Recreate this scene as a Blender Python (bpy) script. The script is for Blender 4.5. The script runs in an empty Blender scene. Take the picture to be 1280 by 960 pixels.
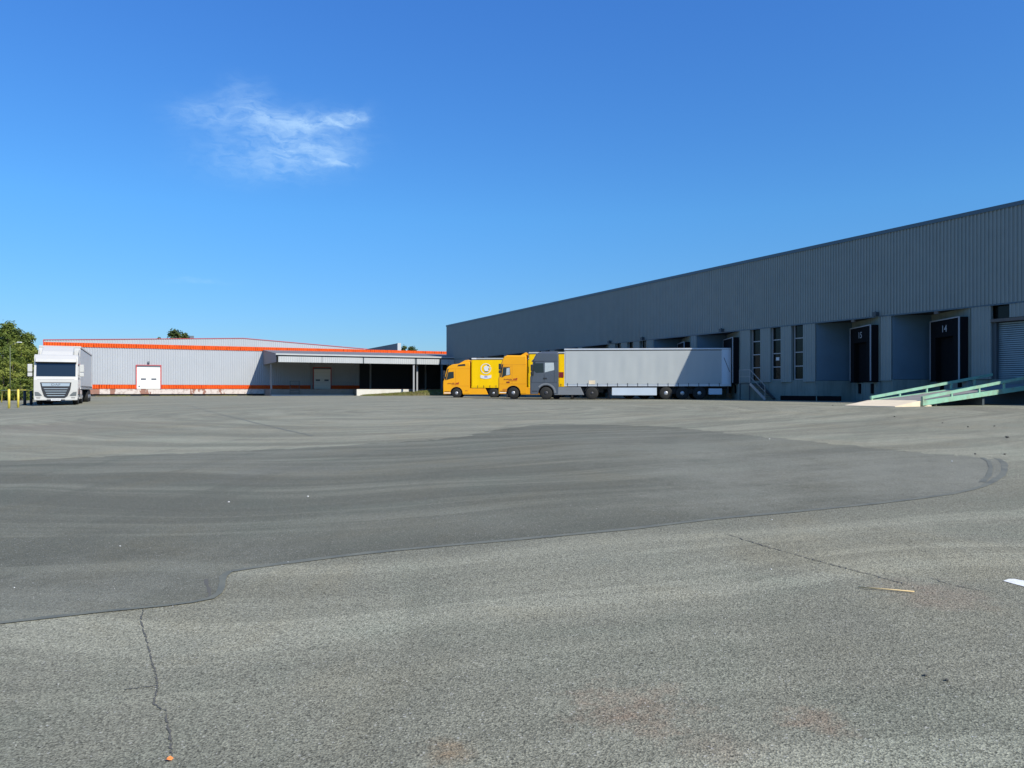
import bpy, bmesh, math, random
from mathutils import Vector, Matrix
random.seed(7)
R = math.radians
scn = bpy.context.scene
col = scn.collection

# ------------------------------------------------------------------ camera, world, sun
EYE = 1.5
F = 960.0                    # focal length in photo pixels (photo 1280 wide), horizon row 489
cam_d = bpy.data.cameras.new('camera'); cam = bpy.data.objects.new('camera', cam_d); col.objects.link(cam)
cam_d.sensor_width = 36; cam_d.lens = 27; cam_d.shift_y = 9/1280
cam_d.clip_start = 0.1; cam_d.clip_end = 8000
cam.location = (0, 0, EYE); cam.rotation_euler = (R(90), 0, 0)
scn.camera = cam
scn.view_settings.view_transform = 'Standard'; scn.view_settings.look = 'None'
scn.view_settings.gamma = 1; scn.view_settings.use_curve_mapping = False
scn.view_settings.exposure = 0.40

SUN = Vector((0.82, -0.80, 1.0)).normalized()
SUN_EL = math.asin(SUN.z); SUN_AZ = math.atan2(SUN.x, SUN.y)
sd = bpy.data.lights.new('sun', 'SUN'); sd.energy = 4.5; sd.angle = R(0.53); sd.color = (1.0, 0.945, 0.83)
so = bpy.data.objects.new('sun', sd); col.objects.link(so); so.location = (30, -30, 60)
so.rotation_euler = SUN.to_track_quat('Z', 'Y').to_euler()

world = bpy.data.worlds.new('World'); scn.world = world; world.use_nodes = True
wt = world.node_tree; wn = wt.nodes; wl = wt.links; wn.clear()

class NT:
    """tiny helper for building node maths"""
    def __init__(s, tree): s.t = tree; s.n = tree.nodes; s.l = tree.links
    def put(s, sock, v):
        if hasattr(v, 'is_linked') or hasattr(v, 'links'): s.l.new(v, sock)
        else: sock.default_value = v
    def m(s, op, a, b=0.0, c=0.0, clamp=False):
        n = s.n.new('ShaderNodeMath'); n.operation = op; n.use_clamp = clamp
        s.put(n.inputs[0], a); s.put(n.inputs[1], b); s.put(n.inputs[2], c)
        return n.outputs[0]
    def mix(s, f, a, b, typ='MIX'):
        n = s.n.new('ShaderNodeMix'); n.data_type = 'RGBA'; n.blend_type = typ; n.clamp_factor = True
        s.put(n.inputs[0], f); s.put(n.inputs[6], a); s.put(n.inputs[7], b)
        return n.outputs[2]
    def comb(s, x, y, z=0.0):
        n = s.n.new('ShaderNodeCombineXYZ'); s.put(n.inputs[0], x); s.put(n.inputs[1], y); s.put(n.inputs[2], z)
        return n.outputs[0]
    def sep(s, v):
        n = s.n.new('ShaderNodeSeparateXYZ'); s.l.new(v, n.inputs[0]); return n.outputs
    def noise(s, vec, scale, detail=4, rough=.55, dist=0.0):
        n = s.n.new('ShaderNodeTexNoise'); n.inputs['Scale'].default_value = scale
        n.inputs['Detail'].default_value = detail; n.inputs['Roughness'].default_value = rough
        n.inputs['Distortion'].default_value = dist
        if vec is not None: s.l.new(vec, n.inputs['Vector'])
        return n.outputs[0]
    def ramp(s, v, a, b, lo=0.0, hi=1.0):
        n = s.n.new('ShaderNodeMapRange'); s.put(n.inputs[0], v)
        n.inputs[1].default_value = a; n.inputs[2].default_value = b
        n.inputs[3].default_value = lo; n.inputs[4].default_value = hi
        return n.outputs[0]

W = NT(wt)
sky = wn.new('ShaderNodeTexSky'); sky.sky_type = 'NISHITA'; sky.sun_disc = False
sky.sun_elevation = SUN_EL; sky.sun_rotation = SUN_AZ
sky.altitude = 0; sky.air_density = 1.0; sky.dust_density = 0.25; sky.ozone_density = 4.0
hs = wn.new('ShaderNodeHueSaturation'); hs.inputs['Hue'].default_value = 0.5
hs.inputs['Saturation'].default_value = 1.15; hs.inputs['Value'].default_value = 1.0
wl.new(sky.outputs[0], hs.inputs['Color'])
tc = wn.new('ShaderNodeTexCoord')
dx, dy, dz = W.sep(tc.outputs['Generated'])
dys = W.m('MAXIMUM', dy, 0.05)
U = W.m('MULTIPLY_ADD', W.m('DIVIDE', dx, dys), 960.0, 640.0)
V = W.m('MULTIPLY_ADD', W.m('DIVIDE', dz, dys), -960.0, 489.0)
wn1 = W.noise(W.comb(W.m('MULTIPLY', U, 0.02), W.m('MULTIPLY', V, 0.035)), 1.0, 5, .6)
wn2 = W.noise(W.comb(W.m('MULTIPLY', U, 0.02), W.m('MULTIPLY', V, 0.035), 7.7), 1.0, 5, .6)
Uw = W.m('MULTIPLY_ADD', W.m('SUBTRACT', wn1, .5), 46.0, U)
Vw = W.m('MULTIPLY_ADD', W.m('SUBTRACT', wn2, .5), 26.0, V)
tot = None
for cx, cy, rx, ry, rot, amp in [(245,140,30,15,.05,.26),(302,114,26,14,.15,.24),(316,146,50,20,.10,.40),(372,150,44,11,.05,.42),
                                 (440,148,20,8,-.2,.85),(400,157,38,6,-.05,.42),(372,178,44,17,.30,.38),(362,202,60,19,-.1,.38),
                                 (418,203,22,3.6,.1,.36),(420,175,34,28,0,.20),(305,188,64,26,0,.18),(255,351.5,34,2.8,0,.16)]:
    c, s_ = math.cos(rot), math.sin(rot)
    ax = W.m('SUBTRACT', Uw, cx); ay = W.m('SUBTRACT', Vw, cy)
    px = W.m('MULTIPLY', W.m('ADD', W.m('MULTIPLY', ax, c), W.m('MULTIPLY', ay, s_)), 1/rx)
    py = W.m('MULTIPLY', W.m('ADD', W.m('MULTIPLY', ax, -s_), W.m('MULTIPLY', ay, c)), 1/ry)
    r2 = W.m('ADD', W.m('MULTIPLY', px, px), W.m('MULTIPLY', py, py))
    g = W.m('MULTIPLY', W.m('EXPONENT', W.m('MULTIPLY', r2, -0.9)), amp)
    tot = g if tot is None else W.m('ADD', tot, g)
wn3 = W.noise(W.comb(W.m('MULTIPLY', Uw, 0.035), W.m('MULTIPLY', W.m('SUBTRACT', Vw, W.m('MULTIPLY', Uw, 0.12)), 0.09)), 1.0, 7, .62, .6)
mask = W.m('MULTIPLY', W.m('MULTIPLY', tot, W.ramp(wn3, .34, .62, .26, 1.12)), W.m('GREATER_THAN', dy, 0.1), clamp=True)
tint = W.mix(W.ramp(dz, .04, .22), (.43, .61, .84, 1), (.60, .97, 1.20, 1))
tint = W.mix(W.ramp(dz, .22, .46), tint, (.70, 1.08, 1.50, 1))
skyt = W.mix(1.0, hs.outputs[0], tint, 'MULTIPLY')
skyc = W.mix(W.m('MULTIPLY', mask, 0.66), skyt, (5.0, 7.0, 8.8, 1))
bg = wn.new('ShaderNodeBackground'); bg.inputs['Strength'].default_value = 0.10
wo = wn.new('ShaderNodeOutputWorld')
wl.new(skyc, bg.inputs['Color']); wl.new(bg.outputs[0], wo.inputs['Surface'])

# ------------------------------------------------------------------ helpers
QA, QB, GH = 0.0456, 0.048, 0.88
def G(x, y):
    q = QA*x + QB*y
    if q > 0: return GH*(1-math.exp(-min(q, 6.0)))
    return GH*max(q, -1.0)
def ray(px, py): return Vector(((px-640)/F, 1.0, (489-py)/F))
def gp(px, py, lift=0.0):
    """point of the ground seen at a photo pixel"""
    d = ray(px, py); t = 0.5
    while t < 600:
        p = d*t
        if EYE + p.z <= G(p.x, p.y)+lift: break
        t += 0.25 if t < 60 else 1.0
    a, b = t-1.0, t
    for _ in range(30):
        m = (a+b)/2; p = d*m
        if EYE+p.z <= G(p.x, p.y)+lift: b = m
        else: a = m
    p = d*b
    return Vector((p.x, p.y, G(p.x, p.y)+lift))

def tag(o, label=None, cat=None, group=None, kind=None):
    if label: o['label'] = label
    if cat: o['category'] = cat
    if group: o['group'] = group
    if kind: o['kind'] = kind
    return o
def empty(name, loc, rz=0.0):
    o = bpy.data.objects.new(name, None); col.objects.link(o)
    o.location = loc; o.rotation_euler = (0, 0, rz); o.empty_display_size = .3
    return o
def copy_tree(o, parent=None):
    c = o.copy(); col.objects.link(c)
    if parent is not None: c.parent = parent
    for ch in [x for x in bpy.data.objects if x.parent == o]: copy_tree(ch, c)
    return c

class MB:
    def __init__(s): s.bm = bmesh.new(); s.mi = 0
    def face(s, pts):
        vs = [s.bm.verts.new(p) for p in pts]
        f = s.bm.faces.new(vs); f.material_index = s.mi; return f
    def box(s, x0, x1, y0, y1, z0, z1):
        if x0 > x1: x0, x1 = x1, x0
        if y0 > y1: y0, y1 = y1, y0
        v = [s.bm.verts.new((x, y, z)) for z in (z0, z1) for x, y in ((x0,y0),(x1,y0),(x1,y1),(x0,y1))]
        for q in ((3,2,1,0),(4,5,6,7),(0,1,5,4),(1,2,6,5),(2,3,7,6),(3,0,4,7)):
            f = s.bm.faces.new([v[i] for i in q]); f.material_index = s.mi
        return s
    def seg(s, P, Q, t0, t1, z0, z1):
        """upright slab between plan points P and Q, spanning offsets t0..t1 along the left-hand normal"""
        P = Vector(P); Q = Vector(Q); d = (Q-P).normalized(); n = Vector((-d.y, d.x))
        c = [P+n*t0, Q+n*t0, Q+n*t1, P+n*t1]
        v = [s.bm.verts.new((p.x, p.y, z)) for z in (z0, z1) for p in c]
        for q in ((3,2,1,0),(4,5,6,7),(0,1,5,4),(1,2,6,5),(2,3,7,6),(3,0,4,7)):
            f = s.bm.faces.new([v[i] for i in q]); f.material_index = s.mi
        return s
    def bar(s, a, b, w, h=None):
        """square bar from a to b"""
        h = h or w; a = Vector(a); b = Vector(b); d = (b-a).normalized()
        up = Vector((0,0,1)) if abs(d.z) < .95 else Vector((1,0,0))
        x = d.cross(up).normalized(); y = x.cross(d).normalized()
        v = [s.bm.verts.new(p + x*i*w/2 + y*j*h/2) for p in (a, b) for i, j in ((-1,-1),(1,-1),(1,1),(-1,1))]
        for q in ((3,2,1,0),(4,5,6,7),(0,1,5,4),(1,2,6,5),(2,3,7,6),(3,0,4,7)):
            f = s.bm.faces.new([v[i] for i in q]); f.material_index = s.mi
        return s
    def tube(s, a, b, r0, r1=None, n=10, cap=True):
        r1 = r0 if r1 is None else r1; a = Vector(a); b = Vector(b); d = (b-a).normalized()
        up = Vector((0,0,1)) if abs(d.z) < .95 else Vector((1,0,0))
        x = d.cross(up).normalized(); y = x.cross(d).normalized()
        A = [s.bm.verts.new(a+(x*math.cos(2*math.pi*i/n)+y*math.sin(2*math.pi*i/n))*r0) for i in range(n)]
        B = [s.bm.verts.new(b+(x*math.cos(2*math.pi*i/n)+y*math.sin(2*math.pi*i/n))*r1) for i in range(n)]
        for i in range(n):
            f = s.bm.faces.new((A[i], A[(i+1)%n], B[(i+1)%n], B[i])); f.material_index = s.mi; f.smooth = True
        if cap:
            f = s.bm.faces.new(A[::-1]); f.material_index = s.mi
            f = s.bm.faces.new(B); f.material_index = s.mi
        return s
    def prism(s, prof, y0, y1):
        """profile of (x,z) extruded along y"""
        A = [s.bm.verts.new((x, y0, z)) for x, z in prof]; B = [s.bm.verts.new((x, y1, z)) for x, z in prof]
        n = len(prof)
        for i in range(n):
            f = s.bm.faces.new((A[i], B[i], B[(i+1)%n], A[(i+1)%n])); f.material_index = s.mi
        s.bm.faces.new(A).material_index = s.mi; s.bm.faces.new(B[::-1]).material_index = s.mi
        return s
    def lathe_y(s, prof, c, n=28):
        """profile of (r, y) spun about a y-parallel axis through c=(x,z)"""
        rings = []
        for r, y in prof:
            rings.append([s.bm.verts.new((c[0]+r*math.cos(2*math.pi*i/n), y, c[1]+r*math.sin(2*math.pi*i/n))) for i in range(n)])
        for a, b in zip(rings, rings[1:]):
            for i in range(n):
                f = s.bm.faces.new((a[i], a[(i+1)%n], b[(i+1)%n], b[i])); f.material_index = s.mi; f.smooth = True
        s.bm.faces.new(rings[0]).material_index = s.mi; s.bm.faces.new(rings[-1][::-1]).material_index = s.mi
        return s
    def ribs(s, x0, x1, y, z0, z1, pitch=.25, depth=.045, out=1, z1b=None):
        """vertical ribbed sheet along x facing out*y; z1..z1b slopes the top"""
        z1b = z1 if z1b is None else z1b
        n = max(1, round(abs(x1-x0)/pitch)); p = (x1-x0)/n; prof = []
        for i in range(n):
            b = x0+i*p
            prof += [(b, 0), (b+.45*p, 0), (b+.55*p, depth), (b+.9*p, depth)]
        prof.append((x1, 0))
        vs = []
        for x, d in prof:
            t = (x-x0)/(x1-x0)
            vs.append((s.bm.verts.new((x, y+out*d, z0)), s.bm.verts.new((x, y+out*d, z1+(z1b-z1)*t))))
        for a, b in zip(vs, vs[1:]):
            f = s.bm.faces.new((a[0], b[0], b[1], a[1])); f.material_index = s.mi
        return s
    def build(s, name, mats, parent=None, bevel=0, smooth=False):
        bmesh.ops.recalc_face_normals(s.bm, faces=s.bm.faces)
        if bevel:
            bmesh.ops.bevel(s.bm, geom=[e for e in s.bm.edges if len(e.link_faces) == 2 and e.calc_face_angle(0) > .6],
                            offset=bevel, segments=2, affect='EDGES', profile=.5, clamp_overlap=True)
        me = bpy.data.meshes.new(name); s.bm.to_mesh(me); s.bm.free()
        if smooth:
            for p in me.polygons: p.use_smooth = True
        for m in (mats if isinstance(mats, (list, tuple)) else [mats]): me.materials.append(m)
        o = bpy.data.objects.new(name, me); col.objects.link(o)
        if parent is not None: o.parent = parent
        return o

def text_mesh(name, body, size, mat, parent, loc, rot, align='CENTER', depth=.004, shear=0.0, scale=(1,1,1)):
    cu = bpy.data.curves.new(name, 'FONT'); cu.body = body; cu.size = size; cu.extrude = depth; cu.align_x = align
    cu.shear = shear; cu.offset = size*0.002
    t = bpy.data.objects.new(name, cu); col.objects.link(t)
    dg = bpy.context.evaluated_depsgraph_get(); me = bpy.data.meshes.new_from_object(t.evaluated_get(dg))
    bpy.data.objects.remove(t); bpy.data.curves.remove(cu)
    me.name = name; me.materials.clear(); me.materials.append(mat)
    o = bpy.data.objects.new(name, me); col.objects.link(o); o.parent = parent
    o.location = loc; o.rotation_euler = rot; o.scale = scale
    return o

# ------------------------------------------------------------------ materials
def mat(name, color, rough=.6, metal=0.0, var=.0, vscale=3.0, bump=0.0, bscale=40, coat=0.0, spec=.5, dirt=None, dirt_amt=.0, streak=False):
    m = bpy.data.materials.new(name); m.use_nodes = True; T = NT(m.node_tree)
    b = m.node_tree.nodes['Principled BSDF']
    c4 = (*color, 1)
    b.inputs['Roughness'].default_value = rough; b.inputs['Metallic'].default_value = metal
    b.inputs['Coat Weight'].default_value = coat; b.inputs['Specular IOR Level'].default_value = spec
    tcn = T.n.new('ShaderNodeTexCoord').outputs['Object']
    out = None
    if var or dirt_amt:
        nv = T.noise(tcn, vscale, 6, .6)
        out = T.mix(T.ramp(nv, .3, .7), tuple([c*(1-var) for c in color])+(1,), tuple([min(1, c*(1+var)) for c in color])+(1,))
        if dirt_amt:
            if streak:
                x, y, z = T.sep(tcn)
                sv = T.comb(T.m('MULTIPLY', x, 2.2), T.m('MULTIPLY', y, 2.2), T.m('MULTIPLY', z, .25))
                nd = T.noise(sv, 1.3, 6, .65)
            else: nd = T.noise(tcn, vscale*.6+.13, 7, .7)
            out = T.mix(T.m('MULTIPLY', T.ramp(nd, .48, .75), dirt_amt, clamp=True), out, (*(dirt or (.1,.08,.06)), 1))
        T.l.new(out, b.inputs['Base Color'])
        rr = T.ramp(nv, .3, .7, max(.02, rough-.07), min(1, rough+.1)); T.l.new(rr, b.inputs['Roughness'])
    else: b.inputs['Base Color'].default_value = c4
    if bump:
        bn = T.n.new('ShaderNodeBump'); bn.inputs['Strength'].default_value = bump; bn.inputs['Distance'].default_value = .01
        T.l.new(T.noise(tcn, bscale, 4), bn.inputs['Height']); T.l.new(bn.outputs[0], b.inputs['Normal'])
    return m

M = {}
M['clad'] = mat('dark_blue_grey_cladding', (.225, .258, .245), .5, 0, .08, .7, dirt=(.29,.30,.28), dirt_amt=.2, streak=True)
M['clad_trim'] = mat('dark_trim', (.07, .115, .15), .45)
M['blue_panel'] = mat('smooth_blue_panel', (.082, .145, .19), .5, 0, .1, .5, dirt=(.08,.10,.12), dirt_amt=.3)
M['base_conc'] = mat('painted_blue_grey_concrete', (.20, .235, .208), .85, 0, .12, 1.1, .2, 25, dirt=(.07,.075,.07), dirt_amt=.6, streak=True)
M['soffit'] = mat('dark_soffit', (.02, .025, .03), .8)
M['glass_dark'] = mat('dark_window_glass', (.006, .009, .008), .16, 0, 0, spec=.22)
M['frame_al'] = mat('pale_window_frame', (.34, .35, .36), .5)
M['black_pad'] = mat('black_rubber', (.005, .005, .006), .85, 0, .2, 4, spec=.15)
M['shelter_line'] = mat('grey_steel_edge', (.30, .31, .33), .5)
M['sign_white'] = mat('white_lettering', (.66, .67, .68), .6)
M['dock_paint'] = mat('worn_dock_number_paint', (.40, .41, .42), .7)
M['roller'] = mat('roller_door_steel', (.22, .31, .35), .45, .1, .08, 1.5, dirt=(.05,.06,.07), dirt_amt=.3)
M['beam'] = mat('weathered_beam', (.12, .11, .10), .8, 0, .2, 3)
M['green_steel'] = mat('pale_green_steel_paint', (.24, .46, .33), .55, 0, .1, 3, .1, 30, dirt=(.26,.17,.10), dirt_amt=.6)
M['deck'] = mat('ramp_deck', (.22, .21, .20), .8, .1, .15, 2)
M['conc_pale'] = mat('pale_concrete', (.70, .59, .42), .9, 0, .12, 1.5, .4, 30, dirt=(.40,.33,.24), dirt_amt=.4)
M['conc_grey'] = mat('grey_concrete', (.20, .205, .19), .9, 0, .15, .6, .4, 20, dirt=(.14,.15,.1), dirt_amt=.5)
M['galv'] = mat('galvanised_steel', (.34, .36, .38), .5, .6, .1, 6)
M['stairs'] = mat('dark_stair_steel', (.07, .09, .10), .6, .3)
M['white_clad'] = mat('pale_grey_cladding', (.385, .405, .425), .5, 0, .03, .3, dirt=(.35,.36,.37), dirt_amt=.25, streak=True)
M['orange'] = mat('orange_band', (.80, .105, .012), .55, 0, .05, .4, spec=.2)
M['red_trim'] = mat('red_trim', (.50, .05, .05), .5)
M['door_white'] = mat('white_door', (.80, .79, .74), .5, 0, .02, 1)
M['plinth'] = None
M['canopy_sheet'] = mat('canopy_roof_sheet', (.16, .16, .165), .7, 0, .15, .3, dirt=(.12,.08,.06), dirt_amt=.5)
M['canopy_side'] = mat('canopy_end_sheet', (.17, .18, .20), .6)
M['white_trim'] = mat('white_gutter', (.42, .435, .43), .5, 0, .05, .6)
M['post'] = mat('grey_post', (.30, .31, .32), .6)
M['white_wall'] = mat('white_rendered_wall', (.62, .60, .54), .85, 0, .06, .5, dirt=(.4,.36,.28), dirt_amt=.35)
M['far_dark'] = mat('far_grey_wall', (.115, .13, .15), .6)
M['roof_dark'] = mat('roof_membrane', (.2, .2, .2), .8)
M['tyre'] = mat('tyre_rubber', (.016, .016, .015), .85, 0, .3, 6)
M['rim_silver'] = mat('silver_rim', (.42, .43, .45), .4, .5)
M['rim_dark'] = mat('dark_rim', (.05, .05, .055), .45, .4)
M['chassis'] = mat('dark_chassis', (.018, .018, .02), .7)
M['plastic'] = mat('black_plastic', (.02, .021, .024), .5)
M['grey_paint'] = mat('slate_grey_truck_paint', (.085, .098, .12), .32, .25, .04, 1, coat=.4)
M['grey_fair'] = mat('grey_side_fairing', (.19, .20, .21), .4, .2, .05, 1, coat=.2)
M['amber_paint'] = mat('amber_yellow_truck_paint', (.80, .36, .004), .45, 0, .02, 1, coat=.15, spec=.3)
M['amber_dark'] = mat('orange_panel_line', (.55, .20, .01), .5)
M['yellow_curtain'] = mat('bright_yellow_curtain', (.84, .53, .002), .6, 0, .03, .6, spec=.12)
M['grey_curtain'] = mat('pale_grey_curtain', (.385, .41, .405), .5, 0, .02, .5, dirt=(.33,.35,.34), dirt_amt=.2)
M['trailer_metal'] = mat('trailer_aluminium', (.50, .53, .56), .4, .25, .04, 2)
M['white_paint'] = mat('white_truck_paint', (.50, .49, .455), .3, 0, .02, 1, coat=.4)
M['white_side'] = mat('dusty_white_trailer_side', (.56, .57, .56), .45, 0, .04, .7, dirt=(.36,.35,.3), dirt_amt=.4)
M['skirt'] = mat('pale_blue_side_guard', (.50, .57, .64), .4, .1, .03, 1)
M['truck_glass'] = mat('truck_glass', (.012, .018, .022), .05, 0, 0, spec=.7)
M['blind_and_reflection'] = mat('pale_window_blind_and_reflection', (.42, .47, .48), .2, 0, .1, 3, spec=.6)
M['lamp_glass'] = mat('headlamp_glass', (.17, .18, .185), .12, .3)
M['chrome'] = mat('brushed_chrome', (.62, .66, .68), .3, .7)
M['red_dark'] = mat('dark_red_lettering', (.35, .035, .01), .5)
M['brown_letter'] = mat('brown_lettering', (.33, .10, .01), .5)
M['emblem_blue'] = mat('pale_blue_ink', (.30, .32, .55), .5)
M['emblem_dark'] = mat('dark_grey_ink', (.16, .15, .14), .5)
M['maroon'] = mat('maroon_marker', (.18, .012, .02), .5)
M['yellow_post'] = mat('yellow_post_paint', (.58, .47, .07), .5, 0, .05, 3, dirt=(.3,.22,.08), dirt_amt=.3)
M['dark_post'] = mat('dark_post_paint', (.03, .03, .03), .6)
M['bark'] = mat('bark', (.09, .065, .045), .9, 0, .3, 5, .5, 20)
M['crack'] = mat('crack_dark', (.095, .092, .078), .95)
M['paint_line'] = mat('white_road_paint', (.74, .74, .70), .7, 0, .08, 14, .3, 60, dirt=(.3,.3,.28), dirt_amt=.35)
M['straw'] = mat('dry_straw', (.60, .45, .22), .7)
M['leaf_orange'] = mat('orange_leaf', (.72, .24, .06), .6)
M['chock'] = mat('yellow_chock', (.85, .62, .10), .5)
M['red_cone'] = mat('dull_red_plastic', (.26, .04, .045), .6)
M['lamp_head'] = mat('pale_lamp_head', (.62, .64, .66), .4)
M['lamp_pole'] = mat('green_grey_pole', (.10, .12, .07), .6)
M['white_stone'] = mat('white_stone', (.66, .65, .62), .8, 0, .1, 3)

def plinth_mat():
    m = bpy.data.materials.new('patched_white_and_rust_plinth'); m.use_nodes = True; T = NT(m.node_tree)
    b = m.node_tree.nodes['Principled BSDF']; b.inputs['Roughness'].default_value = .85
    tcn = T.n.new('ShaderNodeTexCoord').outputs['Object']; x, y, z = T.sep(tcn)
    cell = T.m('FLOOR', T.m('MULTIPLY', x, .8))
    w = T.n.new('ShaderNodeTexWhiteNoise'); w.noise_dimensions = '1D'; T.l.new(cell, w.inputs['W'])
    n = T.noise(T.comb(T.m('MULTIPLY', x, .45), 0.0, T.m('MULTIPLY', z, .2)), 1.0, 5, .6)
    f = T.m('GREATER_THAN', T.m('MULTIPLY_ADD', w.outputs[0], .30, n), .76)
    c = T.mix(f, (.60, .53, .48, 1), (.30, .15, .11, 1))
    c = T.mix(T.ramp(T.noise(tcn, 2.0, 6, .7), .5, .75), c, (.22, .14, .11, 1))
    T.l.new(c, b.inputs['Base Color']); return m
M['plinth'] = plinth_mat()

def asphalt(name, base, warm, grain_amt, rings=True, patch=False):
    m = bpy.data.materials.new(name); m.use_nodes = True; T = NT(m.node_tree)
    b = m.node_tree.nodes['Principled BSDF']
    pos = T.n.new('ShaderNodeTexCoord').outputs['Object']; x, y, z = T.sep(pos)
    # large soft tone changes
    big = T.noise(pos, .22, 6, .65, .6); med = T.noise(pos, .9, 6, .65, .3)
    c = T.mix(T.ramp(big, .38, .62), tuple(k*.88 for k in base)+(1,), tuple(k*1.10 for k in base)+(1,))
    c = T.mix(T.m('MULTIPLY', T.ramp(med, .45, .72), .35), c, (*warm, 1))
    # swept tyre arcs: wear bands that follow the turning circle of the lorries
    ax = T.m('SUBTRACT', x, -3.0); ay = T.m('SUBTRACT', y, 34.0)
    wob = T.m('MULTIPLY', T.m('SUBTRACT', T.noise(pos, .05, 3), .5), 9.0)
    rad = T.m('ADD', T.m('SQRT', T.m('ADD', T.m('MULTIPLY', ax, ax), T.m('MULTIPLY', T.m('MULTIPLY', ay, ay), 1.1))), wob)
    ang = T.m('ARCTAN2', ay, ax)
    st = T.noise(T.comb(T.m('MULTIPLY', rad, .62), T.m('MULTIPLY', ang, 1.5)), 1.0, 7, .66)
    st2 = T.noise(T.comb(T.m('MULTIPLY', rad, 2.6), T.m('MULTIPLY', ang, 3.0), 4.0), 1.0, 4, .6)
    c = T.mix(T.m('MULTIPLY', T.ramp(st, .50, .58), .75 if patch else .62), c, tuple(k*.78 for k in base)+(1,))
    c = T.mix(T.m('MULTIPLY', T.ramp(st, .49, .41), .85 if patch else .80), c, tuple(k*1.25 for k in base)+(1,))
    c = T.mix(T.m('MULTIPLY', T.ramp(st2, .52, .62), .55), c, tuple(k*.80 for k in base)+(1,))
    # a second family of tracks crossing it
    bx = T.m('SUBTRACT', x, 42.0); by = T.m('SUBTRACT', y, 2.0)
    rad2 = T.m('ADD', T.m('SQRT', T.m('ADD', T.m('MULTIPLY', bx, bx), T.m('MULTIPLY', by, by))), wob)
    st3 = T.noise(T.comb(T.m('MULTIPLY', rad2, .8), T.m('MULTIPLY', T.m('ARCTAN2', by, bx), 2.4), 9.0), 1.0, 6, .62)
    c = T.mix(T.m('MULTIPLY', T.ramp(st3, .53, .60), .50), c, tuple(k*.75 for k in base)+(1,))
    st4 = T.noise(T.comb(T.m('MULTIPLY', rad, 1.25), T.m('MULTIPLY', ang, 1.1), 2.0), 1.0, 6, .62)
    c = T.mix(T.m('MULTIPLY', T.ramp(st4, .51, .57), .55 if patch else .35), c, tuple(k*.80 for k in base)+(1,))
    c = T.mix(T.m('MULTIPLY', T.ramp(st4, .48, .42), .60 if patch else .35), c, tuple(k*1.18 for k in base)+(1,))
    st5 = T.noise(T.comb(T.m('MULTIPLY', rad, 1.9), T.m('MULTIPLY', ang, .8), 6.0), 1.0, 3, .5)
    c = T.mix(T.m('MULTIPLY', T.ramp(st5, .55, .62), .50), c, tuple(k*.74 for k in base)+(1,))
    c = T.mix(T.m('MULTIPLY', T.ramp(st5, .44, .38), .50), c, tuple(k*1.25 for k in base)+(1,))
    hue = T.noise(pos, .55, 5, .6, .5)
    c = T.mix(T.m('MULTIPLY', T.ramp(hue, .52, .66), .5), c, T.mix(1.0, c, (1.05, .985, .90, 1), 'MULTIPLY'))
    c = T.mix(T.m('MULTIPLY', T.ramp(hue, .48, .36), .5), c, T.mix(1.0, c, (.94, 1.0, 1.0, 1), 'MULTIPLY'))
    # stains with their own places
    for (sx, sy), r, colr, a in (STAINS + (WORN if patch else [])):
        ex = T.m('SUBTRACT', x, sx); ey = T.m('SUBTRACT', y, sy)
        d = T.m('SQRT', T.m('ADD', T.m('MULTIPLY', ex, ex), T.m('MULTIPLY', ey, ey)))
        d = T.m('ADD', d, T.m('MULTIPLY', T.m('SUBTRACT', T.noise(pos, 1.6/r**.7, 8, .8), .5), r*4.5))
        c = T.mix(T.ramp(d, r, -r*.4, 0, a), c, (*colr, 1))
    # aggregate grain
    g1 = T.noise(pos, 95.0, 3, .75)
    vo = T.n.new('ShaderNodeTexVoronoi'); vo.inputs['Scale'].default_value = 130; T.l.new(pos, vo.inputs['Vector'])
    wv = T.sep(vo.outputs['Color'])[0]
    g2 = T.noise(pos, 38.0, 5, .8)
    gr = T.m('ADD', T.m('MULTIPLY', T.m('SUBTRACT', g1, .5), 2.6), T.m('ADD', T.m('MULTIPLY', T.m('SUBTRACT', wv, .5), .85), T.m('MULTIPLY', T.m('SUBTRACT', g2, .5), .9)))
    k = T.m('MULTIPLY_ADD', gr, grain_amt, 1.0)
    k = T.m('MAXIMUM', k, .25)
    c = T.mix(1.0, c, T.comb(k, k, k), 'MULTIPLY')
    pit = T.noise(pos, 48.0, 2, .5)
    c = T.mix(T.m('MULTIPLY', T.ramp(pit, .64, .70), .55), c, tuple(k_*.45 for k_ in base)+(1,))
    c = T.mix(T.m('MULTIPLY', T.ramp(T.noise(T.comb(T.m('ADD', x, 31.0), y), 60.0, 2, .5), .66, .71), .45), c, tuple(min(.5, k_*1.9) for k_ in base)+(1,))
    spk = T.m('GREATER_THAN', wv, .992)
    c = T.mix(T.m('MULTIPLY', spk, .5), c, (.42, .41, .38, 1))
    T.l.new(c, b.inputs['Base Color'])
    b.inputs['Roughness'].default_value = .88; b.inputs['Specular IOR Level'].default_value = .2
    bn = T.n.new('ShaderNodeBump'); bn.inputs['Strength'].default_value = .55; bn.inputs['Distance'].default_value = .006
    T.l.new(T.m('ADD', g1, T.m('MULTIPLY', vo.outputs['Distance'], .9)), bn.inputs['Height']); T.l.new(bn.outputs[0], b.inputs['Normal'])
    return m

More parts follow.
